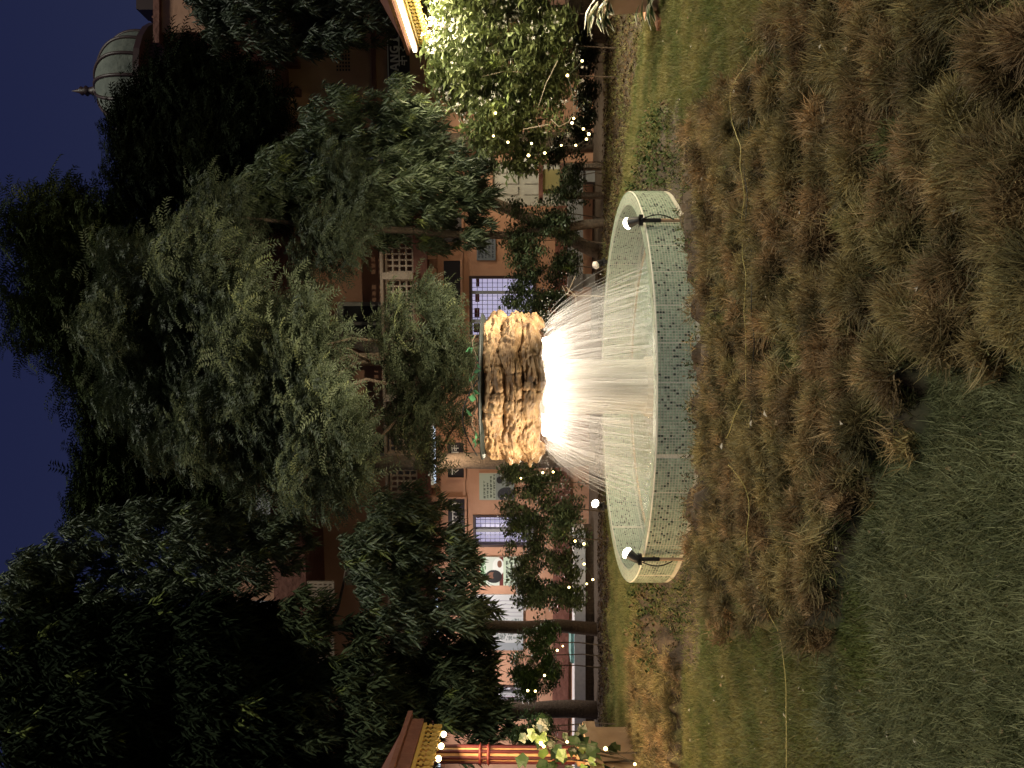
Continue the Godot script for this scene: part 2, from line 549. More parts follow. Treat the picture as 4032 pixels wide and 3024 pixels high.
	b.lathe([Vector2(0.28, ty - 0.06), Vector2(0.2, ty + 0.06), Vector2(0.11, ty + 0.22), Vector2(0.09, ty + 0.34), Vector2(0.14, ty + 0.4), Vector2(0.08, ty + 0.47), Vector2(0.12, ty + 0.53), Vector2(0.06, ty + 0.6), Vector2(0.005, ty + 0.8)], 12)
	part("finial", b.mesh(true), M.darkwood, dome)
	# roof parapet and tank at the far right
	var pc := W(800, 60, 15.2)
	var tank := thing("rooftop_water_tank", "dark box shaped water tank on the roof right of the dome", "water tank", Vector3(pc.x, 0, pc.z))
	b = MB.new()
	b.box(Vector3(0.25, 8.3, 0), Vector3(1.6, 1.0, 1.0))
	part("parapet", b.mesh(), M.plaster, tank)
	b = MB.new()
	b.box(Vector3(0.15, 8.74, 0), Vector3(1.9, 0.12, 1.2)); b.box(Vector3(0.2, 8.83, 0), Vector3(0.4, 0.06, 0.5))
	for s in [-0.1, 0.15, 0.42]: b.box(Vector3(s, 8.76, 0.2), Vector3(0.05, 0.5, 0.05))
	part("tank_stand", b.mesh(), M.redstone, tank)
	b = MB.new()
	b.box(Vector3(0.18, 9.05, 0), Vector3(0.34, 0.4, 0.6)); b.box(Vector3(0.18, 9.28, 0), Vector3(0.26, 0.08, 0.5))
	part("tank", b.mesh(), M.darkwood, tank)

	facade_things()

func paper(win: Node3D, s0: float, s1: float, y0: float, y1: float, z0: float, z1: float) -> void:
	var b := MB.new()
	slab(b, s0, s1, y0, y1, z0, z1)
	part("red_paper", b.mesh(), M.red, win)

func on_wall(s: float, y: float, z := 0.0) -> Vector3:
	return Vector3(s * cos(FT) + z * sin(-FT), y, FZ + s * sin(FT) + z * cos(FT))

const GLYPHS := [
	[[0.45, 1, 0.8, 0.75, 0.4, 0.5, 0.8, 0.05]],
	[[0.8, 1, 0.8, 0], [0.8, 0.6, 0.35, 0.6, 0.15, 0.35, 0.4, 0.08]],
	[[0.5, 1, 0.5, 0], [0.5, 0.6, 0.15, 0.65, 0.1, 0.35, 0.5, 0.35], [0.5, 0.62, 0.9, 0.65, 0.9, 0.25]],
	[[0.8, 1, 0.8, 0], [0.8, 0.5, 0.35, 0.5, 0.25, 0.4, 0.35, 0.3]],
	[[0.8, 1, 0.8, 0], [0.25, 1, 0.25, 0.35, 0.12, 0.3, 0.25, 0.2, 0.8, 0.35]],
	[[0.8, 1, 0.8, 0], [0.1, 0.95, 0.5, 0.75, 0.2, 0.5, 0.55, 0.1]],
	[[0.4, 1, 0.4, 0], [0.4, 1, 0.55, 1.35, 0.95, 1.3, 0.95, 1.0]],
	[[0.8, 1, 0.8, 0], [0.25, 1, 0.25, 0.55, 0.8, 0.5], [0.3, -0.1, 0.6, -0.35, 0.9, -0.2]]]

func script_line(b: MB, at: Vector3, w: float, h: float, word: Array, r := 0.011) -> void:      # a line of Devanagari lettering: letters hang from a headline
	var cw := w / word.size()
	b.box(at + Vector3(w / 2, h, 0), Vector3(w, r * 1.8, r))
	for i in word.size():
		for st in GLYPHS[word[i]]:
			var pts := []
			for k in range(0, st.size(), 2): pts.append(at + Vector3((i + st[k]) * cw, st[k + 1] * h, 0))
			b.tube(pts, [r], 4)

func board(called: String, label: String, cat: String, a: Vector2, c: Vector2, z: float, m: Material, group := "") -> Node3D:
	var o := thing(called, label, cat, on_wall((a.x + c.x) / 2, a.y, z), group, -FT)
	var b := MB.new()
	b.box(Vector3(0, (c.y - a.y) / 2, 0), Vector3(c.x - a.x, c.y - a.y, 0.04))
	part("board", b.mesh(), m, o)
	return o

func print_on(o: Node3D, w: float, h: float, img: Image) -> void:
	var m := StandardMaterial3D.new()
	m.albedo_texture = ImageTexture.create_from_image(img); m.roughness = 0.5
	var b := MB.new()
	b.quad(Vector3(-w / 2, 0, 0.024), Vector3(-w / 2, h, 0.024), Vector3(w / 2, h, 0.024), Vector3(w / 2, 0, 0.024))
	part("print", b.mesh(), m, o)

func text_rows(im: Image, x0: int, y0: int, x1: int, rows: int, step: int, th: int, col: Color) -> void:
	for r in rows:
		var x := x0 + rng.randi_range(0, 5)
		var end := x1 - rng.randi_range(0, (x1 - x0) / 3)
		while x < end:
			var w := rng.randi_range(6, 16)
			im.fill_rect(Rect2i(x, y0 + r * step, mini(w, end - x), maxi(1, th / 4)), col)
			for k in range(0, w - 2, 3):
				im.fill_rect(Rect2i(x + k, y0 + r * step, 1 + rng.randi_range(0, 1), th - rng.randi_range(0, 2)), col)
			x += w + 3

func ellipse(im: Image, cx: float, cy: float, rx: float, ry: float, col: Color) -> void:
	for y in range(int(cy - ry), int(cy + ry) + 1):
		for x in range(int(cx - rx), int(cx + rx) + 1):
			if x >= 0 and y >= 0 and x < im.get_width() and y < im.get_height() and pow((x - cx) / rx, 2) + pow((y - cy) / ry, 2) <= 1: im.set_pixel(x, y, col)

func facade_things() -> void:
	# dark signboards with white script over the windows
	var signs := [
		[1762, 1828, 1877, 1740, "dark signboard with white Hindi script partly behind the neem left of the fountain", [0, 1, 6, 4, 2]],
		[1764, 1832, 2110, 1962, "dark signboard with white Hindi script above the two leaf lit window", [2, 5, 7, 6, 1]],
		[1768, 1834, 2420, 2317, "dark signboard with slanting white Hindi script above the white banner", [4, 0, 6]],
		[1747, 1815, 1200, 1027, "dark empty signboard above the three leaf lit window", []],
		[1745, 1820, 955, 838, "small dark recessed signboard above the blue grey notice board", []]]
	for s in signs:
		var a := F(s[1], s[2]); var c := F(s[0], s[3])
		var o := board("signboard", s[4], "sign", a, c, 0.035, M.black, "dark signboards along the ground floor")
		var w := c.x - a.x; var h := c.y - a.y
		var b := MB.new()
		for e in [[0, h + 0.02, w + 0.1, 0.045], [0, -0.02, w + 0.1, 0.045]]: b.box(Vector3(e[0], e[1], 0.01), Vector3(e[2], e[3], 0.07))
		for e in [-w / 2 - 0.027, w / 2 + 0.027]: b.box(Vector3(e, h / 2, 0.01), Vector3(0.045, h - 0.006, 0.068))
		part("frame", b.mesh(), M.plaster, o)
		if s[5].size():
			b = MB.new()
			script_line(b, Vector3(-w * 0.42, h * 0.32, 0.026), w * 0.84, h * 0.4, s[5])
			part("lettering", b.mesh(), M.white, o)
	# notices and posters
	var im: Image
	var a := F(1952, 1025); var c := F(1877, 925)
	var o := board("notice_board", "blue grey notice board with rows of print right of the lit window", "notice board", a, c, 0.03, M.grey)
	im = Image.create(96, 72, false, Image.FORMAT_RGB8); im.fill(Color(0.42, 0.46, 0.5))
	text_rows(im, 6, 6, 90, 5, 13, 8, Color(0.12, 0.14, 0.2))
	print_on(o, c.x - a.x, c.y - a.y, im)
	a = F(2025, 1966); c = F(1887, 1862)
	o = board("poster", "poster with four rows of Hindi print over a grey photograph", "poster", a, c, 0.03, M.white, "posters on the ground floor wall")
	im = Image.create(96, 128, false, Image.FORMAT_RGB8); im.fill(Color(0.62, 0.66, 0.6))
	text_rows(im, 6, 16, 92, 4, 12, 7, Color(0.1, 0.12, 0.1))
	im.fill_rect(Rect2i(0, 60, 96, 68), Color(0.5, 0.53, 0.52))
	ellipse(im, 72, 74, 13, 11, Color(0.13, 0.13, 0.14)); ellipse(im, 20, 100, 26, 34, Color(0.17, 0.18, 0.2)); ellipse(im, 66, 110, 14, 10, Color(0.2, 0.2, 0.22))
	print_on(o, c.x - a.x, c.y - a.y, im)
	a = F(2055, 2302); c = F(1890, 2190)
	o = board("poster", "green and white poster with a bearded person above Hindi print", "poster", a, c, 0.03, M.white, "posters on the ground floor wall")
	im = Image.create(96, 142, false, Image.FORMAT_RGB8); im.fill(Color(0.66, 0.74, 0.66))
	for k in 40: ellipse(im, rng.randf() * 96, rng.randf() * 20, 4, 3, Color(0.25, 0.42, 0.25))
	im.fill_rect(Rect2i(0, 20, 96, 58), Color(0.72, 0.76, 0.72))
	im.fill_rect(Rect2i(0, 66, 96, 13), Color(0.34, 0.12, 0.1))
	ellipse(im, 62, 62, 30, 20, Color(0.8, 0.82, 0.8)); ellipse(im, 30, 46, 22, 28, Color(0.06, 0.05, 0.05)); ellipse(im, 34, 40, 11, 13, Color(0.42, 0.28, 0.2)); ellipse(im, 34, 52, 12, 9, Color(0.07, 0.06, 0.06)); ellipse(im, 72, 66, 12, 8, Color(0.42, 0.28, 0.2))
	im.fill_rect(Rect2i(0, 79, 96, 63), Color(0.68, 0.75, 0.67))
	text_rows(im, 8, 88, 90, 3, 15, 9, Color(0.08, 0.1, 0.08))
	print_on(o, c.x - a.x, c.y - a.y, im)
	a = F(2060, 2556); c = F(1866, 2338)
	o = board("banner", "white printed banner with columns and a grey tree print", "banner", a, c, 0.03, M.white)
	im = Image.create(160, 144, false, Image.FORMAT_RGB8); im.fill(Color(0.72, 0.73, 0.74))
	im.fill_rect(Rect2i(0, 0, 22, 144), Color(0.55, 0.58, 0.6))
	for k in 260: ellipse(im, 30 + rng.randf() * 60, 60 + rng.randf() * 80, 3, 2, Color(0.36, 0.4, 0.4).lerp(Color(0.6, 0.63, 0.63), rng.randf()))
	for k in 5: im.fill_rect(Rect2i(98 + k * 11, 40, 2, 100), Color(0.58, 0.58, 0.62))
	im.fill_rect(Rect2i(96, 36, 58, 3), Color(0.5, 0.5, 0.55))
	print_on(o, c.x - a.x, c.y - a.y, im)
	# the English and Hindi name board on the right wing
	a = F(1622, 350); c = F(1530, 100)
	o = board("name_board", "dark name board with large white letters high on the right wing", "sign", a, c, 0.29, M.dark)
	var tm := TextMesh.new()
	var sf := SystemFont.new()
	sf.font_names = PackedStringArray(["Droid Sans"]); sf.font_weight = 700
	tm.font = sf; tm.text = "ANG I"; tm.font_size = 64; tm.pixel_size = 0.0036; tm.depth = 0.012
	var tl := part("lettering", tm, M.white, o, Vector3(-0.02, (c.y - a.y) * 0.66, 0.028))
	var b := MB.new()
	script_line(b, Vector3(-0.25, (c.y - a.y) * 0.1, 0.026), 0.62, 0.16, [2, 0, 1], 0.012)
	part("lettering", b.mesh(), M.white, o)
	b = MB.new()
	b.box(Vector3(0, c.y - a.y - 0.02, 0.022), Vector3(c.x - a.x, 0.02, 0.012))
	part("border", b.mesh(), M.white, o)
	# tube lights under the balcony slab
	var k := 0
	for q in [[-7.6, "left of the chart window"], [-4.5, "above the white banner"], [-1.2, "above the poster with the grey photograph"], [4.0, "hidden in the leaning tree on the right"]]:
		o = thing("tube_light", "white tube light under the balcony " + q[1], "lamp", on_wall(q[0], 3.22, 1.6), "tube lights under the balcony", -FT)
		b = MB.new()
		b.box(Vector3(0, 0.03, 0), Vector3(1.2, 0.05, 0.06))
		for e in [-0.4, 0.4]: b.box(Vector3(e, 0.1, -0.64), Vector3(0.03, 0.03, 1.3))
		for e in [-0.4, 0.4]: b.box(Vector3(e, 0.155, -1.25), Vector3(0.03, 0.13, 0.03))
		part("batten", b.mesh(), M.white, o)
		b = MB.new()
		b.tube([Vector3(-0.57, -0.02, 0), Vector3(0.57, -0.02, 0)], [0.02], 8)
		part("lamp_tube", b.mesh(true), M.tube, o)
		var l := AreaLight3D.new()
		l.name = "tube_lamp"; l.area_size = Vector2(1.1, 0.05)
		l.light_color = Color(1.0, 0.95, 0.92) if k < 2 else Color(1.0, 0.88, 0.74)
		l.light_energy = [9.0, 8.0, 4.0, 2.0][k]
		l.area_range = 14; l.shadow_enabled = true
		l.position = Vector3(0, -0.06, 0); l.rotation = Vector3(-PI / 2 + 0.3, 0, 0)
		o.add_child(l)
		k += 1
	# marble step along the plinth
	b = MB.new()
	var sa := W(2305, 2880, 13.6)
	b.box2(Vector3(-9.2, 0.175, -15.9), Vector3(-3.0, 0.40, -15.2))
	o = thing("marble_step", "long white marble step in front of the left plinth", "step")
	part("step", b.mesh(), M.marble, o)
	b = MB.new()
	b.box2(Vector3(-9.2, 0.0, -15.9), Vector3(-3.0, 0.172, -15.27))
	part("base", b.mesh(), M.bark, o)
	b = MB.new()
	b.box2(Vector3(-5.75, 0.403, -15.9), Vector3(-5.1, 0.47, -15.24))
	part("tread", b.mesh(), mat(Color(0.2, 0.42, 0.4), 0.4), o)
	b = MB.new()
	b.box2(Vector3(1.9, 0.25, -15.2), Vector3(4.4, 0.55, -14.9))
	o = thing("grey_bench", "low grey stone bench in front of the panelled door", "bench")
	part("seat", b.mesh(), M.grey, o)
	for x in [2.1, 4.2]:
		b = MB.new(); b.box2(Vector3(x - 0.12, 0, -15.15), Vector3(x + 0.12, 0.247, -14.95))
		part("leg", b.mesh(), M.grey, o)

# ---------------------------------------------------------------- foliage
func neem_spray() -> Mesh:
	var b := MB.new()
	for s in 3:
		var a := TAU * s / 3 + rng.randf()
		var d := Vector3(cos(a), rng.randf_range(-0.1, 0.7), sin(a)).normalized()
		var at := Vector3.ZERO
		for i in 8:
			at += d * 0.044
			d = (d + Vector3(0, -0.13, 0)).normalized()
			var side := d.cross(Vector3.UP).normalized()
			for sg in [-1.0, 1.0]:
				var ld: Vector3 = (side * sg + d * 0.55 + Vector3(0, -0.35 + rng.randf() * 0.4, 0)).normalized()
				var g := rng.randf_range(0.75, 1.15)
				b.col = Color(g, g, g)
				b.leaf(at, ld, d, rng.randf_range(0.07, 0.105), 0.024, 0.2)
		b.leaf(at, d, d.cross(Vector3.UP).normalized(), 0.07, 0.018, 0.2)
	return b.mesh()

func long_spray(n := 13, l := 0.205, w := 0.036, droop := 1.35) -> Mesh:
	var b := MB.new()
	for i in n:
		var a := TAU * i * 0.382 + rng.randf() * 0.4
		var d := Vector3(cos(a), -droop + rng.randf_range(-0.4, 0.7), sin(a)).normalized()
		var g := rng.randf_range(0.75, 1.15)
		b.col = Color(g, g, g)
		var side := d.cross(Vector3(0.1, 1, 0.05)).normalized().rotated(d, rng.randf_range(-0.9, 0.9))
		b.leaf(Vector3(0, -0.012 * i, 0), d, side, l * rng.randf_range(0.75, 1.15), w, 0.1)
	return b.mesh()

func rosette(n: int, l: float, w: float, up: float) -> Mesh:
	var b := MB.new()
	for i in n:
		var a := TAU * i * 0.382
		var d := Vector3(cos(a), up + rng.randf_range(-0.6, 0.6), sin(a)).normalized()
		var g := rng.randf_range(0.75, 1.15)
		b.col = Color(g, g, g)
		b.leaf(Vector3(0, 0.02 * i, 0), d, d.cross(Vector3.UP).normalized().rotated(d, rng.randf_range(-0.7, 0.7)), l * rng.randf_range(0.7, 1.15), w, 0.12)
	return b.mesh()

# lobes: [centre, radius]; scatter sprays through the outer part of each lobe
func crown(parent: Node3D, lobes: Array, sprays: Array, dens: float, dark: Color, light: Color, size := 1.0, young := Color(0, 0, 0), pyoung := 0.0, flat := 0.85, called := "crown", m: Material = null, cut := -0.07) -> void:
	var xf := []; var cs := []
	for k in sprays.size(): xf.append([]); cs.append([])
	var gap := FastNoiseLite.new()
	gap.seed = int(dens * 10) + lobes.size(); gap.frequency = 1.3; gap.fractal_octaves = 2
	for L in lobes:
		var n := int(dens * L[1] * L[1])
		for i in n:
			var d := rv()
			var r: float = L[1] * pow(rng.randf_range(0.12, 1.15), 0.5)
			var p: Vector3 = L[0] + Vector3(d.x, d.y * flat, d.z) * r
			if gap.get_noise_3dv(p * 1.2) < cut: continue
			var q := p - parent.position
			var b := Basis(Vector3.UP, rng.randf() * TAU) * Basis(Vector3.RIGHT, rng.randf_range(-0.5, 0.5))
			b = b.scaled(Vector3.ONE * size * rng.randf_range(0.75, 1.3))
			var k := rng.randi() % sprays.size()
			xf[k].append(Transform3D(b, q))
			var c := dark.lerp(light, clampf(rng.randf() * 0.7 + 0.3 * (0.5 + gap.get_noise_3dv(p * 0.5)), 0, 1))
			if rng.randf() < pyoung: c = young
			cs[k].append(c)
	for k in sprays.size():
		var o := multi(called, sprays[k], m if m else M.leaf, xf[k], cs[k], parent)
		o.set_meta("kind", "stuff")

func trunk(parent: Node3D, pts: Array, rad: Array, limbs: Array, called := "trunk") -> void:       # points in the world
	var b := MB.new()
	var fine := []; var fr := []
	for i in pts.size() - 1:
		for k in 5:
			var t := k / 5.0
			var w : Vector3 = Vector3(nz.get_noise_3dv(pts[i].lerp(pts[i + 1], t) * 0.8), 0, nz.get_noise_3dv(pts[i].lerp(pts[i + 1], t) * 0.8 + Vector3(9, 0, 0))) * rad[0] * 0.6
			fine.append(pts[i].lerp(pts[i + 1], t) + w - parent.position)
			fr.append(lerpf(rad[i], rad[i + 1], t))
	fine.append(pts[-1] - parent.position); fr.append(rad[-1])
	b.tube(fine, fr, 12)
	part(called, b.mesh(true), M.bark, parent)
	for L in limbs:
		b = MB.new()
		var f: Vector3 = L[0]; var e: Vector3 = L[1]
		var ps := []; var rs := []
		for k in 7:
			var t := k / 6.0
			ps.append(f.lerp(e, t) + Vector3(sin(k * 1.7 + f.x), 0.35 * sin(t * PI), cos(k * 2.1 + e.x)) * 0.1 * f.distance_to(e) * 0.4 - parent.position)
			rs.append(lerpf(L[2], 0.012, t))
		b.tube(ps, rs, 7)
		part("limb", b.mesh(true), M.bark, parent)

func lobes_of(list: Array, d: float, jit: float) -> Array:
	var out := []
	for q in list:
		var dd := d + rng.randf_range(-jit, jit)
		out.append([W(q[0], q[1], dd), q[2] / FOC * dd])
	return out

func trees() -> void:
	var neem := [neem_spray(), neem_spray(), neem_spray()]
	var longs := [long_spray(), long_spray(), long_spray()]
	var dk := Color(0.038, 0.054, 0.03); var lt := Color(0.135, 0.165, 0.09)
	# the fine leaved neem over the fountain
	var base := W(2400, 1386, 12.0); base.y = 0
	var t := thing("neem_tree", "fine leaved neem tree right above the fountain lit from below", "tree", base)
	var L := lobes_of([[1760, 1470, 130], [1720, 1290, 130], [1690, 1660, 150], [1800, 1640, 90], [1570, 1330, 140], [1600, 1480, 130], [1570, 1650, 80], [1690, 1190, 90], [1710, 1800, 80]], 10.8, 0.5)
	L += lobes_of([[1150, 1230, 130], [1180, 1380, 170], [1010, 1220, 120], [1290, 1330, 110], [1100, 1500, 170], [1240, 1580, 150], [1330, 1700, 140], [1400, 1820, 130], [950, 1330, 190], [960, 1560, 190], [1130, 1720, 170], [1180, 1880, 140], [1300, 1920, 100]], 10.2, 0.6)
	L += lobes_of([[880, 1100, 170], [780, 1260, 190], [740, 1030, 170], [620, 1180, 190], [640, 1400, 200], [800, 1480, 190], [820, 1700, 190], [1000, 1830, 150], [660, 1650, 180], [470, 1300, 180], [480, 1080, 150], [520, 1530, 170]], 11.2, 0.7)
	crown(t, L, neem, 800, dk, lt, 0.88, Color(0.19, 0.22, 0.1), 0.05)
	var top := W(1300, 1440, 11.8)
	var tl := []
	for i in range(0, L.size(), 2): tl.append([base.lerp(top, clampf((L[i][0].y - 1.6) / (top.y), 0.35, 1.0)), L[i][0], 0.045])
	trunk(t, [base, W(1880, 1386, 12.0), W(1600, 1400, 12.0), top, W(800, 1350, 11.8)], [0.2, 0.13, 0.11, 0.09, 0.03], tl)
	# hanging branch of the same kind on the right
	base = W(2350, 880, 13.2); base.y = 0
	t = thing("feathery_tree", "feathery grey green tree right of the fountain before the pink wall", "tree", base)
	L = lobes_of([[1230, 1060, 120], [1320, 960, 120], [1250, 900, 100], [1420, 870, 110], [1400, 740, 120], [1330, 660, 90], [960, 890, 110], [860, 830, 140]], 12.6, 0.4)
	crown(t, L, neem, 760, dk, Color(0.11, 0.135, 0.075), 0.85)
	trunk(t, [base, W(2000, 930, 13.2), W(1500, 900, 13.0), W(900, 850, 12.8)], [0.09, 0.07, 0.06, 0.02], [[W(1500, 900, 13), L[0][0], 0.03], [W(1500, 900, 13), L[3][0], 0.03]])
	# tall dark trees behind
	base = W(2330, 1395, 15.2); base.y = 0
	t = thing("tall_dark_tree", "tall dark tree whose rounded top stands highest against the sky", "tree", base)
	L = lobes_of([[130, 900, 140], [220, 830, 110], [200, 1020, 150], [110, 1150, 130], [260, 1200, 170], [100, 1300, 100], [300, 1370, 150], [360, 1530, 140], [380, 980, 160], [430, 1200, 190], [520, 880, 150], [560, 1380, 190], [640, 1050, 200], [800, 1150, 200]], 14.8, 0.5)
	crown(t, L, neem, 430, Color(0.02, 0.03, 0.012), Color(0.07, 0.09, 0.035), 1.35, Color(0.15, 0.18, 0.07), 0.03, 0.85, "crown", M.dull)
	trunk(t, [base, W(1500, 1380, 15.2), W(1000, 1200, 15), W(250, 1050, 15)], [0.24, 0.18, 0.13, 0.03], [[W(900, 1060, 15), L[9][0], 0.06], [W(900, 1060, 15), L[11][0], 0.06]])
	base = W(2330, 1800, 15.2); base.y = 0
	t = thing("tall_dark_tree", "dark tree left of the neem with its top in line with the dome", "tree", base)
	L = lobes_of([[390, 1620, 110], [400, 1760, 130], [400, 1900, 130], [330, 1960, 90], [520, 1830, 150], [540, 1680, 150], [560, 1980, 140], [720, 1900, 170], [850, 1950, 150], [950, 1800, 130]], 14.6, 0.4)
	crown(t, L, neem, 520, Color(0.015, 0.022, 0.009), Color(0.06, 0.08, 0.03), 1.35, Color.BLACK, 0.0, 0.85, "crown", M.dull)
	trunk(t, [base, W(1500, 1830, 15.2), W(800, 1850, 15), W(450, 1850, 14.8)], [0.2, 0.15, 0.1, 0.03], [[W(900, 1850, 15), L[4][0], 0.05]])
	base = W(2330, 560, 15.4); base.y = 0
	t = thing("tall_dark_tree", "black leafy tree on the right hiding the left half of the dome", "tree", base)
	L = lobes_of([[500, 470, 90], [520, 580, 100], [500, 690, 90], [590, 400, 100], [640, 520, 140], [650, 660, 150], [720, 330, 120], [740, 260, 80], [780, 440, 150], [800, 600, 160], [850, 720, 140], [900, 330, 110], [930, 500, 140], [980, 640, 140], [1060, 760, 120], [1040, 420, 80]], 14.3, 0.3)
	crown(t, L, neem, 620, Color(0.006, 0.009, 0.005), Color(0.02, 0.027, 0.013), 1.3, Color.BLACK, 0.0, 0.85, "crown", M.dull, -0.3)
	trunk(t, [base, W(1500, 560, 15), W(900, 540, 14.6), W(600, 540, 14.3)], [0.2, 0.15, 0.1, 0.03], [[W(950, 540, 14.6), L[8][0], 0.05]])
	# long leaved mast trees
	var ldk := Color(0.034, 0.052, 0.026); var llt := Color(0.125, 0.16, 0.08)
	var yg := Color(0.17, 0.21, 0.06)
	base = W(2345, 2468, 14.6); base.y = 0
	t = thing("mast_tree", "long leaved mast tree on a thin straight trunk left of the fountain", "tree", base, "mast trees with drooping leaves")
	L = lobes_of([[380, 2130, 130], [560, 2090, 130], [520, 2260, 130], [720, 2120, 130], [720, 2270, 150], [900, 2080, 110], [920, 2230, 150], [1080, 2140, 130], [1120, 2010, 80], [230, 2170, 100], [180, 2200, 70], [400, 2330, 120], [620, 2400, 130], [60, 2240, 70], [30, 2350, 100], [150, 2290, 90], [270, 2090, 55]], 12.8, 0.4)
	L += lobes_of([[1420, 2150, 120], [1480, 2300, 150], [1500, 2060, 130], [1610, 2170, 140], [1640, 2330, 150], [1680, 2060, 110], [1760, 2180, 110], [1740, 2080, 90], [1800, 2380, 120], [1560, 2440, 130], [1860, 2150, 60], [1880, 2420, 70], [1600, 1985, 70]], 12.2, 0.4)
	crown(t, L, longs, 780, ldk, llt, 0.86, yg, 0.04)
	trunk(t, [base, W(1600, 2468, 14.4), W(700, 2462, 14.2), W(300, 2440, 14)], [0.13, 0.11, 0.09, 0.03], [[W(1650, 2468, 14.4), L[14][0], 0.04], [W(1300, 2468, 14.4), L[17][0], 0.04], [W(900, 2465, 14.2), L[6][0], 0.03], [W(1420, 2280, 12.5), W(1530, 2110, 12.0), 0.03]])
	base = W(2340, 2800, 14.6); base.y = 0
	t = thing("mast_tree", "broad dark mast tree with the thickest trunk beside the left kiosk", "tree", base, "mast trees with drooping leaves")
	L = lobes_of([[150, 2480, 200], [120, 2750, 200], [150, 2960, 170], [350, 2560, 200], [380, 2800, 200], [360, 3000, 190], [560, 2560, 180], [600, 2750, 190], [600, 2960, 190], [800, 2520, 170], [820, 2700, 180], [840, 2900, 200], [1000, 2560, 160], [1020, 2760, 170], [1060, 2960, 190], [1180, 2420, 110], [1200, 2640, 120], [1250, 2800, 160], [1280, 3000, 160], [1400, 2560, 130], [1420, 2700, 140], [1460, 2900, 150], [1560, 2650, 150], [1640, 2780, 150], [1560, 3020, 150], [1720, 2620, 130], [1780, 2740, 130], [1840, 2860, 120], [1850, 2560, 90], [1880, 2680, 70], [1930, 2840, 70]], 12.6, 0.6)
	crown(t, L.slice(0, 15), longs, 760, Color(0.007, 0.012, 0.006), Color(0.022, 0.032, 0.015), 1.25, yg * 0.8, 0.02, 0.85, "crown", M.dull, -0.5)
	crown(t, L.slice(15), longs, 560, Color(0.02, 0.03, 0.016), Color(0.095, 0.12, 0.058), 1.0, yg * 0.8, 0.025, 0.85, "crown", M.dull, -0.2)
	trunk(t, [base, W(1900, 2800, 14.5), W(1000, 2790, 14), W(300, 2780, 13.6)], [0.17, 0.15, 0.12, 0.04], [[W(1700, 2800, 14.4), L[22][0], 0.06], [W(1200, 2795, 14), L[12][0], 0.06], [W(1000, 2790, 14), L[10][0], 0.05]])
	base = W(2330, 1000, 14.3); base.y = 0
	t = thing("leaning_tree", "long leaved tree on a leaning trunk right of the fountain", "tree", base)
	L = lobes_of([[1240, 560, 130], [1300, 430, 110], [1420, 480, 130], [1420, 620, 150], [1560, 560, 130], [1560, 420, 110], [1640, 500, 110], [1650, 640, 130], [1680, 760, 130], [1560, 740, 140], [1800, 680, 120], [1780, 820, 110], [1700, 900, 110], [1860, 760, 90], [1850, 900, 80], [1880, 620, 60], [1500, 860, 120], [1180, 660, 130], [1080, 640, 110]], 13.2, 0.4)
	L += lobes_of([[1060, 700, 90], [1130, 790, 110], [960, 760, 100], [1240, 760, 110]], 12.9, 0.3)
	crown(t, L, longs, 780, ldk, llt, 0.84, yg, 0.02)
	trunk(t, [base, W(2190, 920, 14.2), W(1920, 790, 14), W(1650, 680, 13.6), W(1250, 600, 13.4)], [0.14, 0.12, 0.1, 0.07, 0.02], [[W(1800, 740, 13.8), L[7][0], 0.04], [W(1800, 740, 13.8), L[12][0], 0.04]])
	base = W(2330, 60, 14.2); base.y = 0
	t = thing("corner_mast_tree", "grey green long leaved tree at the right edge below the water tank", "tree", base)
	L = lobes_of([[820, 40, 110], [860, 140, 90], [980, 60, 140], [1060, 160, 80], [1140, 60, 140], [1250, 60, 140], [1360, 90, 110], [1440, 60, 120], [1300, 150, 60], [1000, -60, 140], [1240, -80, 160], [1480, -40, 110], [800, -60, 120]], 13.6, 0.3)
	crown(t, L, longs, 620, Color(0.03, 0.045, 0.025), Color(0.09, 0.115, 0.07), 0.9)
	trunk(t, [base, W(1600, 20, 14.2), W(1000, 10, 14), W(800, 20, 13.8)], [0.14, 0.12, 0.08, 0.03], [[W(1400, 15, 14), L[6][0], 0.04]])

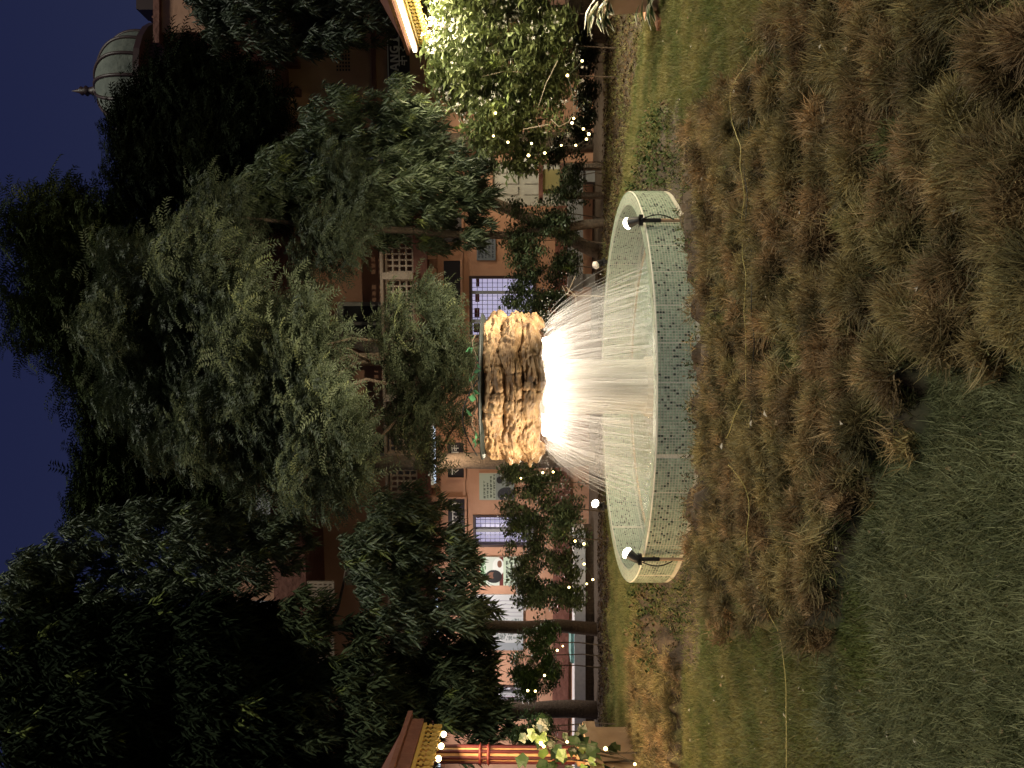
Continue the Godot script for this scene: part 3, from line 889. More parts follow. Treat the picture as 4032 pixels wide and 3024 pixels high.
# ---------------------------------------------------------------- kiosks
func kiosk(o: Node3D, sx: float, h: float, x0: float, z0: float, z1: float, led: bool) -> void:      # x0: eave line; the kiosk lies away from the fountain (sx = -1 left, 1 right)
	var b := MB.new()
	b.box2(Vector3(x0 - sx * 0.02, h + 0.02, z0), Vector3(x0 + sx * 0.16, h + 0.17, z1))
	b.box2(Vector3(x0 + sx * 0.16, h + 0.02, z0), Vector3(x0 + sx * 2.6, h + 0.2, z0 + 0.18))
	part("fascia", b.mesh(), M.redstone if not led else M.tan, o)
	b = MB.new()
	var mid := x0 + sx * 1.4
	for z in [[z0 - 0.05, z1]]:
		b.quad(Vector3(x0 - sx * 0.1, h + 0.17, z[0]), Vector3(mid, h + 1.1, z[0] + 1.2), Vector3(mid, h + 1.1, z[1]), Vector3(x0 - sx * 0.1, h + 0.17, z[1]))
		b.quad(Vector3(x0 - sx * 0.1, h + 0.18, z[0]), Vector3(mid, h + 1.11, z[0] + 1.2), Vector3(x0 + sx * 2.8, h + 0.18, z[0]), Vector3(x0 + sx * 2.8, h + 0.18, z[0]))
	b.box2(Vector3(x0 - sx * 0.1, h + 0.17, z0 - 0.05), Vector3(x0 + sx * 2.8, h + 0.23, z1))
	part("roof", b.mesh(), M.redstone, o)
	# lace valance: rows of pierced drops
	var lace: StandardMaterial3D = M.gold
	for i in int((z1 - z0) / 0.115):
		b = MB.new()
		var z := z0 + 0.06 + i * 0.115
		var x := x0 + sx * 0.05
		for st in [[0.0, 0.05], [-0.07, 0.035], [-0.14, 0.05], [-0.2, 0.03]]:
			b.box(Vector3(x, h + st[0], z), Vector3(0.018, st[1], 0.09), Basis(Vector3.RIGHT, PI / 4 * (i % 2)))
		b.box(Vector3(x, h - 0.1, z), Vector3(0.014, 0.24, 0.025))
		var ring := []
		for k in 7: ring.append(Vector3(x, h - 0.17 + sin(TAU * k / 6) * 0.045, z + cos(TAU * k / 6) * 0.042))
		b.tube(ring, [0.012], 4, false)
		part("valance_drop", b.mesh(), lace, o)
	b = MB.new()
	b.box2(Vector3(x0 + sx * 0.03, h - 0.02, z0), Vector3(x0 + sx * 0.07, h + 0.02, z1))
	part("valance_rail", b.mesh(), lace, o)
	# columns: turned shafts with rings, on a plinth
	for zc in [z0 + 0.3, (z0 + z1) / 2, z1 - 0.3]:
		for xo in [0.28]:
			b = MB.new()
			b.lathe([Vector2(0.13, 0.72), Vector2(0.13, 0.8), Vector2(0.09, 0.83), Vector2(0.09, h - 0.1), Vector2(0.13, h - 0.05), Vector2(0.13, h + 0.02)], 16, Vector3(x0 + sx * xo, 0, zc))
			var cpart := part("column", b.mesh(true), M.orange, o)
			for k in 8:
				b = MB.new()
				var a := TAU * k / 8
				b.tube([Vector3(x0 + sx * xo + cos(a) * 0.092, 0.84, zc + sin(a) * 0.092), Vector3(x0 + sx * xo + cos(a) * 0.092, h - 0.1, zc + sin(a) * 0.092)], [0.021], 6, false)
				part("reed", b.mesh(true), M.maroon, cpart)
			for y in [1.9, 2.0, 1.1]:
				b = MB.new()
				b.lathe([Vector2(0.1, y - 0.02), Vector2(0.135, y), Vector2(0.1, y + 0.02)], 16, Vector3(x0 + sx * xo, 0, zc))
				part("column_ring", b.mesh(true), M.red, cpart)
	b = MB.new()
	b.box2(Vector3(x0 + sx * 0.05, 0.0, z0 + 0.05), Vector3(x0 + sx * 2.5, 0.56, z1))
	part("plinth", b.mesh(), M.bark if led else M.tan, o)
	b = MB.new()
	b.box2(Vector3(x0, 0.563, z0), Vector3(x0 + sx * 2.55, 0.717, z1 + 0.05))
	part("plinth_cap", b.mesh(), M.bark if led else M.tan, o)

func kiosks() -> void:
	var o := thing("painted_kiosk", "small red and gold kiosk with turned columns at the left edge", "kiosk")
	kiosk(o, -1.0, 2.72, -4.3, -9.45, -4.8, false)
	var s := thing("bulb_string", "row of round white bulbs under the left kiosk eave", "lamp")
	var bulbs := []
	for i in 15:
		var sp := SphereMesh.new()
		sp.radius = 0.036; sp.height = 0.072; sp.radial_segments = 12; sp.rings = 6
		part("bulb", sp, glow(Color(1.0, 0.9, 0.66), 9), s, Vector3(-4.36, 2.46, -9.2 + i * 0.3))
	var b := MB.new()
	b.tube([Vector3(-4.36, 2.51, -9.3), Vector3(-4.36, 2.51, -4.9)], [0.008], 5)
	part("wire", b.mesh(), M.dark, s)
	var l := AreaLight3D.new()
	l.name = "bulb_string_lamp"; l.area_size = Vector2(0.1, 4.2); l.light_color = Color(1.0, 0.84, 0.62); l.light_energy = 25; l.area_range = 20; l.shadow_enabled = true
	l.transform = Transform3D(Basis(Vector3(0, 0, 1), 0.5) * Basis(Vector3.RIGHT, -PI / 2), Vector3(-4.28, 2.40, -7.1))
	s.add_child(l)
	o = thing("painted_kiosk", "kiosk with a lit lace valance behind the white flowering bush", "kiosk")
	kiosk(o, 1.0, 3.3, 5.95, -13.1, -5.0, true)
	b = MB.new()
	b.box2(Vector3(5.84, 3.33, -13.0), Vector3(5.9, 3.39, -5.0))
	var st := thing("led_strip", "glaring white light strip along the right kiosk eave", "lamp")
	part("strip_tube", b.mesh(), glow(Color(1.0, 0.95, 0.82), 8), st)
	l = AreaLight3D.new()
	l.name = "strip_lamp"; l.area_size = Vector2(0.1, 7.8); l.light_color = Color(1.0, 0.93, 0.78); l.light_energy = 75; l.area_range = 20; l.shadow_enabled = true
	l.transform = Transform3D(Basis(Vector3(0, 0, 1), -0.55) * Basis(Vector3.RIGHT, -PI / 2), Vector3(5.8, 3.30, -9.0))
	st.add_child(l)

# ---------------------------------------------------------------- basin
const RO := 2.13
const RI := 1.99
const RIM := 0.36

func tile_color() -> Color:
	var t := rng.randf()
	var c := Color(0.31, 0.40, 0.305)
	if t < 0.10: c = Color(0.055, 0.08, 0.068)
	elif t < 0.3: c = Color(0.225, 0.295, 0.23)
	elif t > 0.85: c = Color(0.39, 0.49, 0.39)
	return c * rng.randf_range(0.88, 1.1)

func tiled_wall(r: float, y0: float, y1: float, outward: float) -> Mesh:
	var b := MB.new()
	var pitch := 0.0253
	var rows := int((y1 - y0) / pitch)
	var cols := int(TAU * r / pitch)
	var da := TAU / cols
	for s in cols:
		var sheet := s / 13
		var jog := (((sheet * 7919) % 7) - 3) * 0.0009
		if s % 13 == 12 and sheet % 5 == 1: continue            # a wide mortar seam between sheets
		for k in rows:
			var a := (s + 0.5) * da + jog * 2
			var t := Vector3(-sin(a), 0, cos(a)) * outward
			var n := Vector3(cos(a), 0, sin(a)) * outward
			var y := y0 + (k + 0.5) * pitch + jog
			var q := 0.0095
			var ce := BC + Vector3(cos(a) * r, y, sin(a) * r) + n * 0.0022
			var u := Vector3(0, q, 0); t *= q
			b.col = tile_color()
			var lift := n * 0.004
			var wob2 := t * rng.randf_range(-0.05, 0.05) + u * rng.randf_range(-0.05, 0.05)
			ce += wob2
			b.quad(ce + t - u, ce + t + u, ce - t + u, ce - t - u)
			b.quad(ce + t - u - lift, ce + t + u - lift, ce + t + u, ce + t - u)
			b.quad(ce - t - u, ce - t + u, ce - t + u - lift, ce - t - u - lift)
			b.quad(ce + t + u, ce + t + u - lift, ce - t + u - lift, ce - t + u)
	return b.mesh()

func tiled_ring(r0: float, r1: float, y: float, round_edge: bool) -> Mesh:
	var b := MB.new()
	var n := int((r1 - r0) / 0.0253)
	for k in n:
		var r := r0 + (k + 0.5) * (r1 - r0) / n
		var cols := int(TAU * r / 0.0253)
		for s in cols:
			var a := TAU * s / cols + k * 0.01
			var t := Vector3(-sin(a), 0, cos(a)) * 0.0098
			var d := Vector3(cos(a), 0, sin(a)) * 0.0098
			var ce := BC + Vector3(cos(a) * r, y, sin(a) * r)
			if round_edge and (k == 0 or k == n - 1): ce.y -= 0.0015
			b.col = tile_color() * 1.1
			b.quad(ce - d - t, ce - d + t, ce + d + t, ce + d - t)
	return b.mesh()

func basin() -> void:
	var o := thing("mosaic_basin", "round fountain basin clad in pale green glass mosaic", "fountain basin")
	var grout := surf(Color(0.52, 0.5, 0.42), Color(0.66, 0.63, 0.55), 3.0, 0.9, 0.03, 2, 101)
	var b := MB.new()
	b.lathe([Vector2(RO, -0.1), Vector2(RO, RIM - 0.008), Vector2(RO - 0.008, RIM), Vector2(RI + 0.008, RIM), Vector2(RI, RIM - 0.008), Vector2(RI, -0.02), Vector2(0.01, -0.02)], 180, BC)
	part("wall", b.mesh(), grout, o)
	part("outer_mosaic", tiled_wall(RO, 0.02, RIM, 1.0), M.tile, o).set_meta("kind", "stuff")
	part("inner_mosaic", tiled_wall(RI, 0.0, RIM, -1.0), M.tile, o).set_meta("kind", "stuff")
	part("rim_mosaic", tiled_ring(RI + 0.002, RO - 0.002, RIM + 0.003, true), M.tile, o).set_meta("kind", "stuff")
	part("floor_mosaic", tiled_ring(0.35, 1.72, -0.015, false), M.tile, o).set_meta("kind", "stuff")
	b = MB.new()
	b.lathe([Vector2(1.79, -0.02), Vector2(1.785, 0.0), Vector2(1.75, 0.0), Vector2(1.745, -0.02)], 140, BC)
	part("mortar_ring", b.mesh(), surf(Color(0.45, 0.26, 0.15), Color(0.55, 0.36, 0.22), 3.0, 0.9, 0.03, 2, 111), o)
	# shallow water
	var wm := StandardMaterial3D.new()
	wm.albedo_color = Color(0.8, 0.9, 0.86, 0.1); wm.transparency = BaseMaterial3D.TRANSPARENCY_ALPHA; wm.roughness = 0.06; wm.metallic_specular = 0.5
	wm.normal_enabled = true; wm.normal_texture = noise_tex(0.03, Color.BLACK, Color.WHITE, 3, 256, 3, 5.0, 121); wm.normal_scale = 0.6
	wm.uv1_triplanar = true; wm.uv1_world_triplanar = true; wm.uv1_scale = Vector3.ONE * 1.3
	b = MB.new()
	b.lathe([Vector2(RI - 0.001, 0.045), Vector2(1.0, 0.046), Vector2(0.005, 0.045)], 120, BC)
	struct("water", b.mesh(true), wm)
	# four spotlights on stakes outside the wall
	var spots := [[1.50, -6.80, 0.50, "spotlight on a stake at the near right of the basin", true], [-1.62, -6.86, 0.50, "spotlight on a stake at the near left of the basin", true], [-1.64, -9.93, 0.47, "spotlight glaring behind the left of the basin", true], [1.62, -9.86, 0.5, "unlit spotlight behind the right of the basin", false]]
	for q in spots:
		var s := thing("garden_spotlight", q[3], "spotlight", Vector3(q[0], 0, q[1]), "spotlights on stakes round the basin")
		var out := Vector3(q[0] - BC.x, 0, q[1] - BC.z).normalized()
		b = MB.new()
		b.tube([Vector3(0, -0.1, 0), Vector3(0, 0.24, 0)], [0.016], 8)
		part("stake", b.mesh(true), M.tan, s)
		b = MB.new()
		b.tube([Vector3(0, 0.22, 0), Vector3(0, 0.40, 0)], [0.02], 8)
		b.box(Vector3(0, 0.40, 0), Vector3(0.1, 0.035, 0.05))
		part("bracket", b.mesh(), M.dark, s)
		var aim := Vector3(BC.x + out.x * 0.6, 2.5, BC.z + out.z * 0.6 + 0.1) - Vector3(q[0], q[2], q[1])
		if q[0] > 0 and q[1] > -9: aim = Vector3(0.85, 4.6, -10.0) - Vector3(q[0], q[2], q[1])
		aim = aim.normalized()
		var hp := Vector3(0, 0.43, 0)
		b = MB.new()
		var ps := [hp - aim * 0.03, hp - aim * 0.025, hp + aim * 0.02, hp + aim * 0.07, hp + aim * 0.085]
		b.tube(ps, [0.022, 0.032, 0.039, 0.047, 0.05], 16, true)
		part("lamp_head", b.mesh(true), M.dark, s)
		b = MB.new()
		b.tube([hp + aim * 0.086, hp + aim * 0.11, hp + aim * 0.13, hp + aim * 0.14], [0.05, 0.056, 0.04, 0.012], 16, true)
		part("lamp_lens", b.mesh(true), glow(Color(1.0, 0.95, 0.85), 12) if q[4] else mat(Color(0.7, 0.62, 0.55), 0.3), s)
		b = MB.new()
		var cb := []
		for k in 8: cb.append(hp - aim * 0.035 + Vector3(0, -0.3 * k / 7.0, 0) + out * 0.05 * sin(k / 7.0 * PI))
		b.tube(cb, [0.006], 5)
		part("cable", b.mesh(true), M.dark, s)
		if q[4]:
			var l := SpotLight3D.new()
			l.name = "spot_lamp"
			l.light_color = Color(1.0, 0.93, 0.8); l.light_energy = (27 if q[0] > 0 else 14) if q[1] > -9 else 8
			l.spot_angle = 40; l.spot_angle_attenuation = 0.9; l.spot_range = 30; l.light_size = 0.05; l.shadow_enabled = true
			l.position = hp + aim * 0.17
			l.basis = Basis.looking_at(aim, Vector3(0.1, 1, 0.2).normalized())
			s.add_child(l)

# ---------------------------------------------------------------- fountain
func ledge_mesh(y0: float, y1: float, r: float, sd: int) -> Mesh:
	var f := FastNoiseLite.new()
	f.seed = sd; f.frequency = 2.2; f.fractal_type = FastNoiseLite.FRACTAL_RIDGED; f.fractal_octaves = 4
	var g := FastNoiseLite.new()
	g.seed = sd + 5; g.frequency = 9.0; g.fractal_octaves = 3
	var cell := FastNoiseLite.new()
	cell.seed = sd + 9; cell.noise_type = FastNoiseLite.TYPE_CELLULAR; cell.frequency = 2.6; cell.cellular_return_type = FastNoiseLite.RETURN_DISTANCE2_SUB; cell.fractal_type = FastNoiseLite.FRACTAL_NONE
	var b := MB.new()
	var n := 440; var m := 40
	for i in m:
		var t := i / float(m - 1)
		for k in n:
			var a := TAU * k / n
			var bulge := pow(sin(PI * clampf(t, 0.0, 1.0)), 0.38)
			var lobe := 0.035 * sin(a * 3 + sd) + 0.015 * sin(a * 7 + sd * 2.3)
			var y := lerpf(y0, y1, t) + 0.028 * sin(a * 4 + sd * 1.7) + 0.018 * sin(a * 9 + sd) + 0.02 * f.get_noise_2d(a * 1.5, sd)
			var rr := r - 0.16 + bulge * 0.17 + lobe * bulge + 0.03 * (0.5 - t)
			var p := Vector3(cos(a) * rr, y, sin(a) * rr)
			var q := Vector3(p.x * 0.75, p.y * 2.6, p.z * 0.75)
			var dsp := (f.get_noise_3dv(q * 0.75 + Vector3(0, g.get_noise_3dv(q * 0.25) * 0.5, 0)) * 0.05 + g.get_noise_3dv(q * 0.5) * 0.035 + g.get_noise_3dv(q * 1.5) * 0.006) * bulge
			dsp -= 0.022 * bulge * smoothstep(0.07, 0.0, cell.get_noise_3dv(Vector3(cos(a) * 0.8, y * 0.3, sin(a) * 0.8) * 1.3) + 1.0)
			p += Vector3(cos(a), 0.3 * (t - 0.5), sin(a)) * dsp
			b.p(p, Vector2(a, t))
	for i in m - 1:
		for k in n:
			var q := i * n + k; var k2 := i * n + (k + 1) % n
			b.tri(q, k2, k2 + n); b.tri(q, k2 + n, q + n)
	return b.mesh(true)

func fountain() -> void:
	var o := thing("rock_fountain_bowl", "round bowl of three stacked golden rock ledges over the basin", "fountain", BC)
	var rock := StandardMaterial3D.new()
	rock.roughness = 0.62
	var tex := noise_tex(0.012, Color(0.10, 0.045, 0.015), Color(0.62, 0.37, 0.13), 3, 512, 5, 0, 131)
	var gr := Gradient.new()
	gr.offsets = PackedFloat32Array([0.0, 0.3, 0.46, 0.62, 1.0])
	gr.colors = PackedColorArray([lin(0.03, 0.016, 0.008), lin(0.1, 0.052, 0.02), lin(0.19, 0.112, 0.055), lin(0.29, 0.185, 0.094), lin(0.38, 0.27, 0.155)])
	tex.color_ramp = gr
	rock.albedo_texture = tex
	rock.normal_enabled = true; rock.normal_texture = noise_tex(0.03, Color.BLACK, Color.WHITE, 3, 512, 5, 6.0, 141); rock.normal_scale = 1.2
	rock.uv1_triplanar = true; rock.uv1_scale = Vector3(1.1, 1.6, 1.1)
	part("rock_ledge", ledge_mesh(1.65, 1.915, 0.80, 3), rock, o)
	part("rock_ledge", ledge_mesh(1.46, 1.71, 0.82, 17), rock, o)
	part("rock_ledge", ledge_mesh(1.27, 1.54, 0.81, 29), rock, o)
	var b := MB.new()
	b.lathe([Vector2(0.1, 1.30), Vector2(0.55, 1.32), Vector2(0.66, 1.4), Vector2(0.66, 1.86), Vector2(0.8, 1.905), Vector2(0.82, 1.92), Vector2(0.82, 1.938), Vector2(0.78, 1.938), Vector2(0.7, 1.88), Vector2(0.05, 1.86)], 72)
	part("tray", b.mesh(true), mat(Color(0.014, 0.02, 0.02), 0.5), o)
	b = MB.new()
	b.lathe([Vector2(0.34, -0.02), Vector2(0.34, 0.1), Vector2(0.25, 0.16), Vector2(0.22, 0.5), Vector2(0.22, 1.05), Vector2(0.3, 1.2), Vector2(0.3, 1.3)], 40)
	part("pedestal", b.mesh(true), M.pale_plaster, o)
	# ring of lamps under the bowl
	var lamp := thing("lamp_ring", "dazzling ring of lamps hidden under the rock bowl", "lamp", BC + Vector3(0, 1.22, 0))
	for k in 12:
		var a := TAU * (k + 0.5) / 12
		b = MB.new()
		b.lathe([Vector2(0.0, -0.06), Vector2(0.05, -0.05), Vector2(0.07, 0.0), Vector2(0.06, 0.04)], 12, Vector3(cos(a) * 0.5, 0, sin(a) * 0.5))
		part("lamp_globe", b.mesh(true), glow(Color(1.0, 0.92, 0.8), 7), lamp)
	for k in 6:
		var a := TAU * (k + 0.5) / 6
		var l := OmniLight3D.new()
		l.name = "ring_lamp"
		l.light_color = Color(1.0, 0.92, 0.84); l.light_energy = 0.35; l.omni_range = 30; l.light_size = 0.16; l.shadow_enabled = true
		l.position = Vector3(cos(a) * 0.5, -0.1, sin(a) * 0.5)
		lamp.add_child(l)
	# falling water
	var wat := thing("falling_water", "white water jets spraying out under the rock bowl into the basin", "water jets", BC)
	var wm := StandardMaterial3D.new()
	wm.albedo_color = Color(0.95, 0.95, 0.97, 0.16); wm.transparency = BaseMaterial3D.TRANSPARENCY_ALPHA; wm.roughness = 0.45; wm.metallic_specular = 0.6
	wm.backlight_enabled = true; wm.backlight = Color(0.9, 0.9, 0.9); wm.cull_mode = BaseMaterial3D.CULL_DISABLED
	b = MB.new()
	for k in 720:
		var a := rng.randf() * TAU
		a += 0.05 * sin(a * 23)
		var r0 := rng.randf_range(0.42, 0.72)
		var vh := rng.randf_range(0.9, 1.95) if rng.randf() < 0.6 else rng.randf_range(0.1, 1.2)
		var vy := rng.randf_range(-1.3, -0.35)
		var pts := []; var rs := []
		var t0 := rng.randf_range(0.0, 0.12)
		var t1 := 0.56
		var rad := rng.randf_range(0.0012, 0.0058)
		for i in 10:
			var t := lerpf(t0, t1, i / 9.0)
			var y := 1.25 + vy * t - 4.9 * t * t
			if y < 0.04: break
			var r := r0 + vh * t
			var aa := a + 0.012 * sin(t * 20 + k)
			pts.append(Vector3(cos(aa) * r, y, sin(aa) * r))
			rs.append(rad * (1.0 - 0.4 * i / 9.0))
		if pts.size() > 2: b.tube(pts, rs, 3, false)
	part("jets", b.mesh(true), wm, wat).set_meta("kind", "stuff")
	# droplets flung wide
	var drop := SphereMesh.new()
	drop.radius = 0.006; drop.height = 0.014; drop.radial_segments = 6; drop.rings = 3
	var xf := []; var cs := []
	for k in 900:
		var a := rng.randf() * TAU
		var t := rng.randf_range(0.05, 0.5)
		var r := rng.randf_range(0.6, 0.85) + rng.randf_range(0.3, 1.9) * t
		var y := 1.25 + rng.randf_range(-0.4, 0.9) * t - 4.9 * t * t
		if y < 0.05 or r > 1.9: continue
		xf.append(Transform3D(Basis().scaled(Vector3.ONE * rng.randf_range(0.4, 1.1)), Vector3(cos(a) * r, y, sin(a) * r)))
		cs.append(Color.WHITE)
	multi("droplets", drop, wm, xf, cs, wat).set_meta("kind", "stuff")
	# veil of water round the pedestal
	var im := Image.create(256, 64, false, Image.FORMAT_RGBA8)
	var f := FastNoiseLite.new()
	f.seed = 77; f.frequency = 0.06; f.fractal_octaves = 4
	for y in 64:
		for x in 256:
			var q := cos(TAU * x / 256.0) * 40.0; var z := sin(TAU * x / 256.0) * 40.0
			var al := clampf(0.62 + f.get_noise_3d(q * 1.6, y * 0.25, z * 1.6) * 0.8, 0.08, 0.92)
			im.set_pixel(x, y, Color(0.93, 0.93, 0.92, al))
	var vm: StandardMaterial3D = wm.duplicate()
	vm.albedo_color = Color(1, 1, 1, 0.8); vm.albedo_texture = ImageTexture.create_from_image(im)
	for r in [0.27, 0.31]:
		b = MB.new()
		b.lathe([Vector2(r, 0.05), Vector2(r * 0.98, 0.5), Vector2(r, 1.0), Vector2(r + 0.08, 1.24)], 60)
		# close the seam of the texture
		part("veil", b.mesh(true), vm, wat)
	# foam where it lands
	xf = []; cs = []
	for k in 2600:
		var a := rng.randf() * TAU
		var r := absf(rng.randfn(1.0, 0.33)) if rng.randf() < 0.7 else absf(rng.randfn(0.36, 0.1))
		if r > 1.9: continue
		xf.append(Transform3D(Basis().scaled(Vector3(1, 0.5, 1) * rng.randf_range(0.6, 2.2)), Vector3(cos(a) * r, 0.05, sin(a) * r)))
		cs.append(Color.WHITE)
	multi("foam", drop, wm, xf, cs, wat).set_meta("kind", "stuff")
	# mist lit from inside
	for q in [[Vector3(2.3, 1.3, 2.3), 0.66, 0.13], [Vector3(1.8, 0.9, 1.8), 0.9, 0.18], [Vector3(1.35, 0.5, 1.35), 1.08, 0.4]]:
		var fv := FogVolume.new()
		fv.name = "spray_mist"
		fv.shape = RenderingServer.FOG_VOLUME_SHAPE_ELLIPSOID
		fv.size = q[0]
		var fm := FogMaterial.new()
		fm.density = q[2]; fm.albedo = Color(0.98, 0.98, 0.98)
		fv.material = fm
		fv.position = Vector3(0, q[1], 0)
		wat.add_child(fv, true)
	# vine and hose on top
	var vine := thing("trailing_vine", "green vine trailing along the top edge of the rock bowl", "vine", BC + Vector3(0, 1.95, 0))
	b = MB.new()
	var vp := []
	for k in 16:
		var a := PI * 0.5 + lerpf(-0.75, 0.95, k / 15.0)
		vp.append(Vector3(cos(a) * 0.8, 0.03 + 0.03 * sin(k * 1.3), sin(a) * 0.8))
	b.tube(vp, [0.007], 5)
	part("stem", b.mesh(true), M.bark, vine)
	for k in 22:
		b = MB.new()
		var g := rng.randf_range(0.5, 1.2)
		b.col = Color(0.07 * g, 0.2 * g, 0.1 * g)
		var at: Vector3 = vp[rng.randi() % 16]
		var d := Vector3(rng.randf_range(-1, 1), rng.randf_range(-0.6, 0.8), rng.randf_range(0.1, 0.9)).normalized()
		b.leaf(at, d, d.cross(Vector3.UP).normalized(), rng.randf_range(0.07, 0.12), rng.randf_range(0.05, 0.08), 0.1)
		part("leaf", b.mesh(), M.gloss, vine)
	b = MB.new()
	var hp := []
	for k in 12: hp.append(Vector3(-0.75 + k * 0.075, 0.02 + 0.16 * sin(k / 11.0 * PI), 0.35))
	b.tube(hp, [0.008], 6)
	var hose := thing("water_hose", "thin dark hose arching over the top of the rock bowl", "hose", BC + Vector3(0, 1.95, 0))
	part("hose", b.mesh(true), M.dark, hose)

# ---------------------------------------------------------------- shrubs
func hedge(called: String, label: String, list: Array, d: float, dens: float, dark: Color, light: Color, sprays: Array, size := 1.0, cat := "shrub") -> Node3D:
	var L := lobes_of(list, d, 0.25)
	var ce := Vector3.ZERO
	for q in L: ce += q[0] / L.size()
	ce.y = 0
	var o := thing(called, label, cat, ce)
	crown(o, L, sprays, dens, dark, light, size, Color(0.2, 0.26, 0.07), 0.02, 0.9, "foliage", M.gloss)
	for i in mini(L.size(), 3):
		var b := MB.new()
		var f := Vector3(L[i][0].x * 0.9 + ce.x * 0.1, -0.05, ce.z)
		b.tube([f - ce, f.lerp(L[i][0], 0.4) + Vector3(0.05, 0, 0.03) - ce, L[i][0] - ce], [0.012, 0.01, 0.006], 6)
		part("stem", b.mesh(true), M.bark, o)
	return o

func light_string(label: String, pts: Array, d: float) -> void:      # a wire with small bulbs
	var o := thing("fairy_lights", label, "fairy lights", Vector3.ZERO, "strings of warm fairy lights")
	var ps := []
	for q in pts: ps.append(W(q[0], q[1], d + (q[2] if q.size() > 2 else 0.0)))
	var b := MB.new()
	var wire := []
	for i in ps.size() - 1:
		for k in 4:
			var t := k / 4.0
			wire.append(ps[i].lerp(ps[i + 1], t) - Vector3(0, 0.06 * sin(t * PI) * minf(1.0, ps[i].distance_to(ps[i + 1])), 0))
	wire.append(ps[-1])
	b.tube(wire, [0.003], 4)
	part("wire", b.mesh(), mat(Color(0.1, 0.1, 0.07), 0.6), o)
	for p in ps:
		var sp := SphereMesh.new()
		var r := rng.randf_range(0.013, 0.022)
		sp.radius = r; sp.height = r * 2; sp.radial_segments = 8; sp.rings = 5
		part("bulb", sp, M.bulb, o, p)

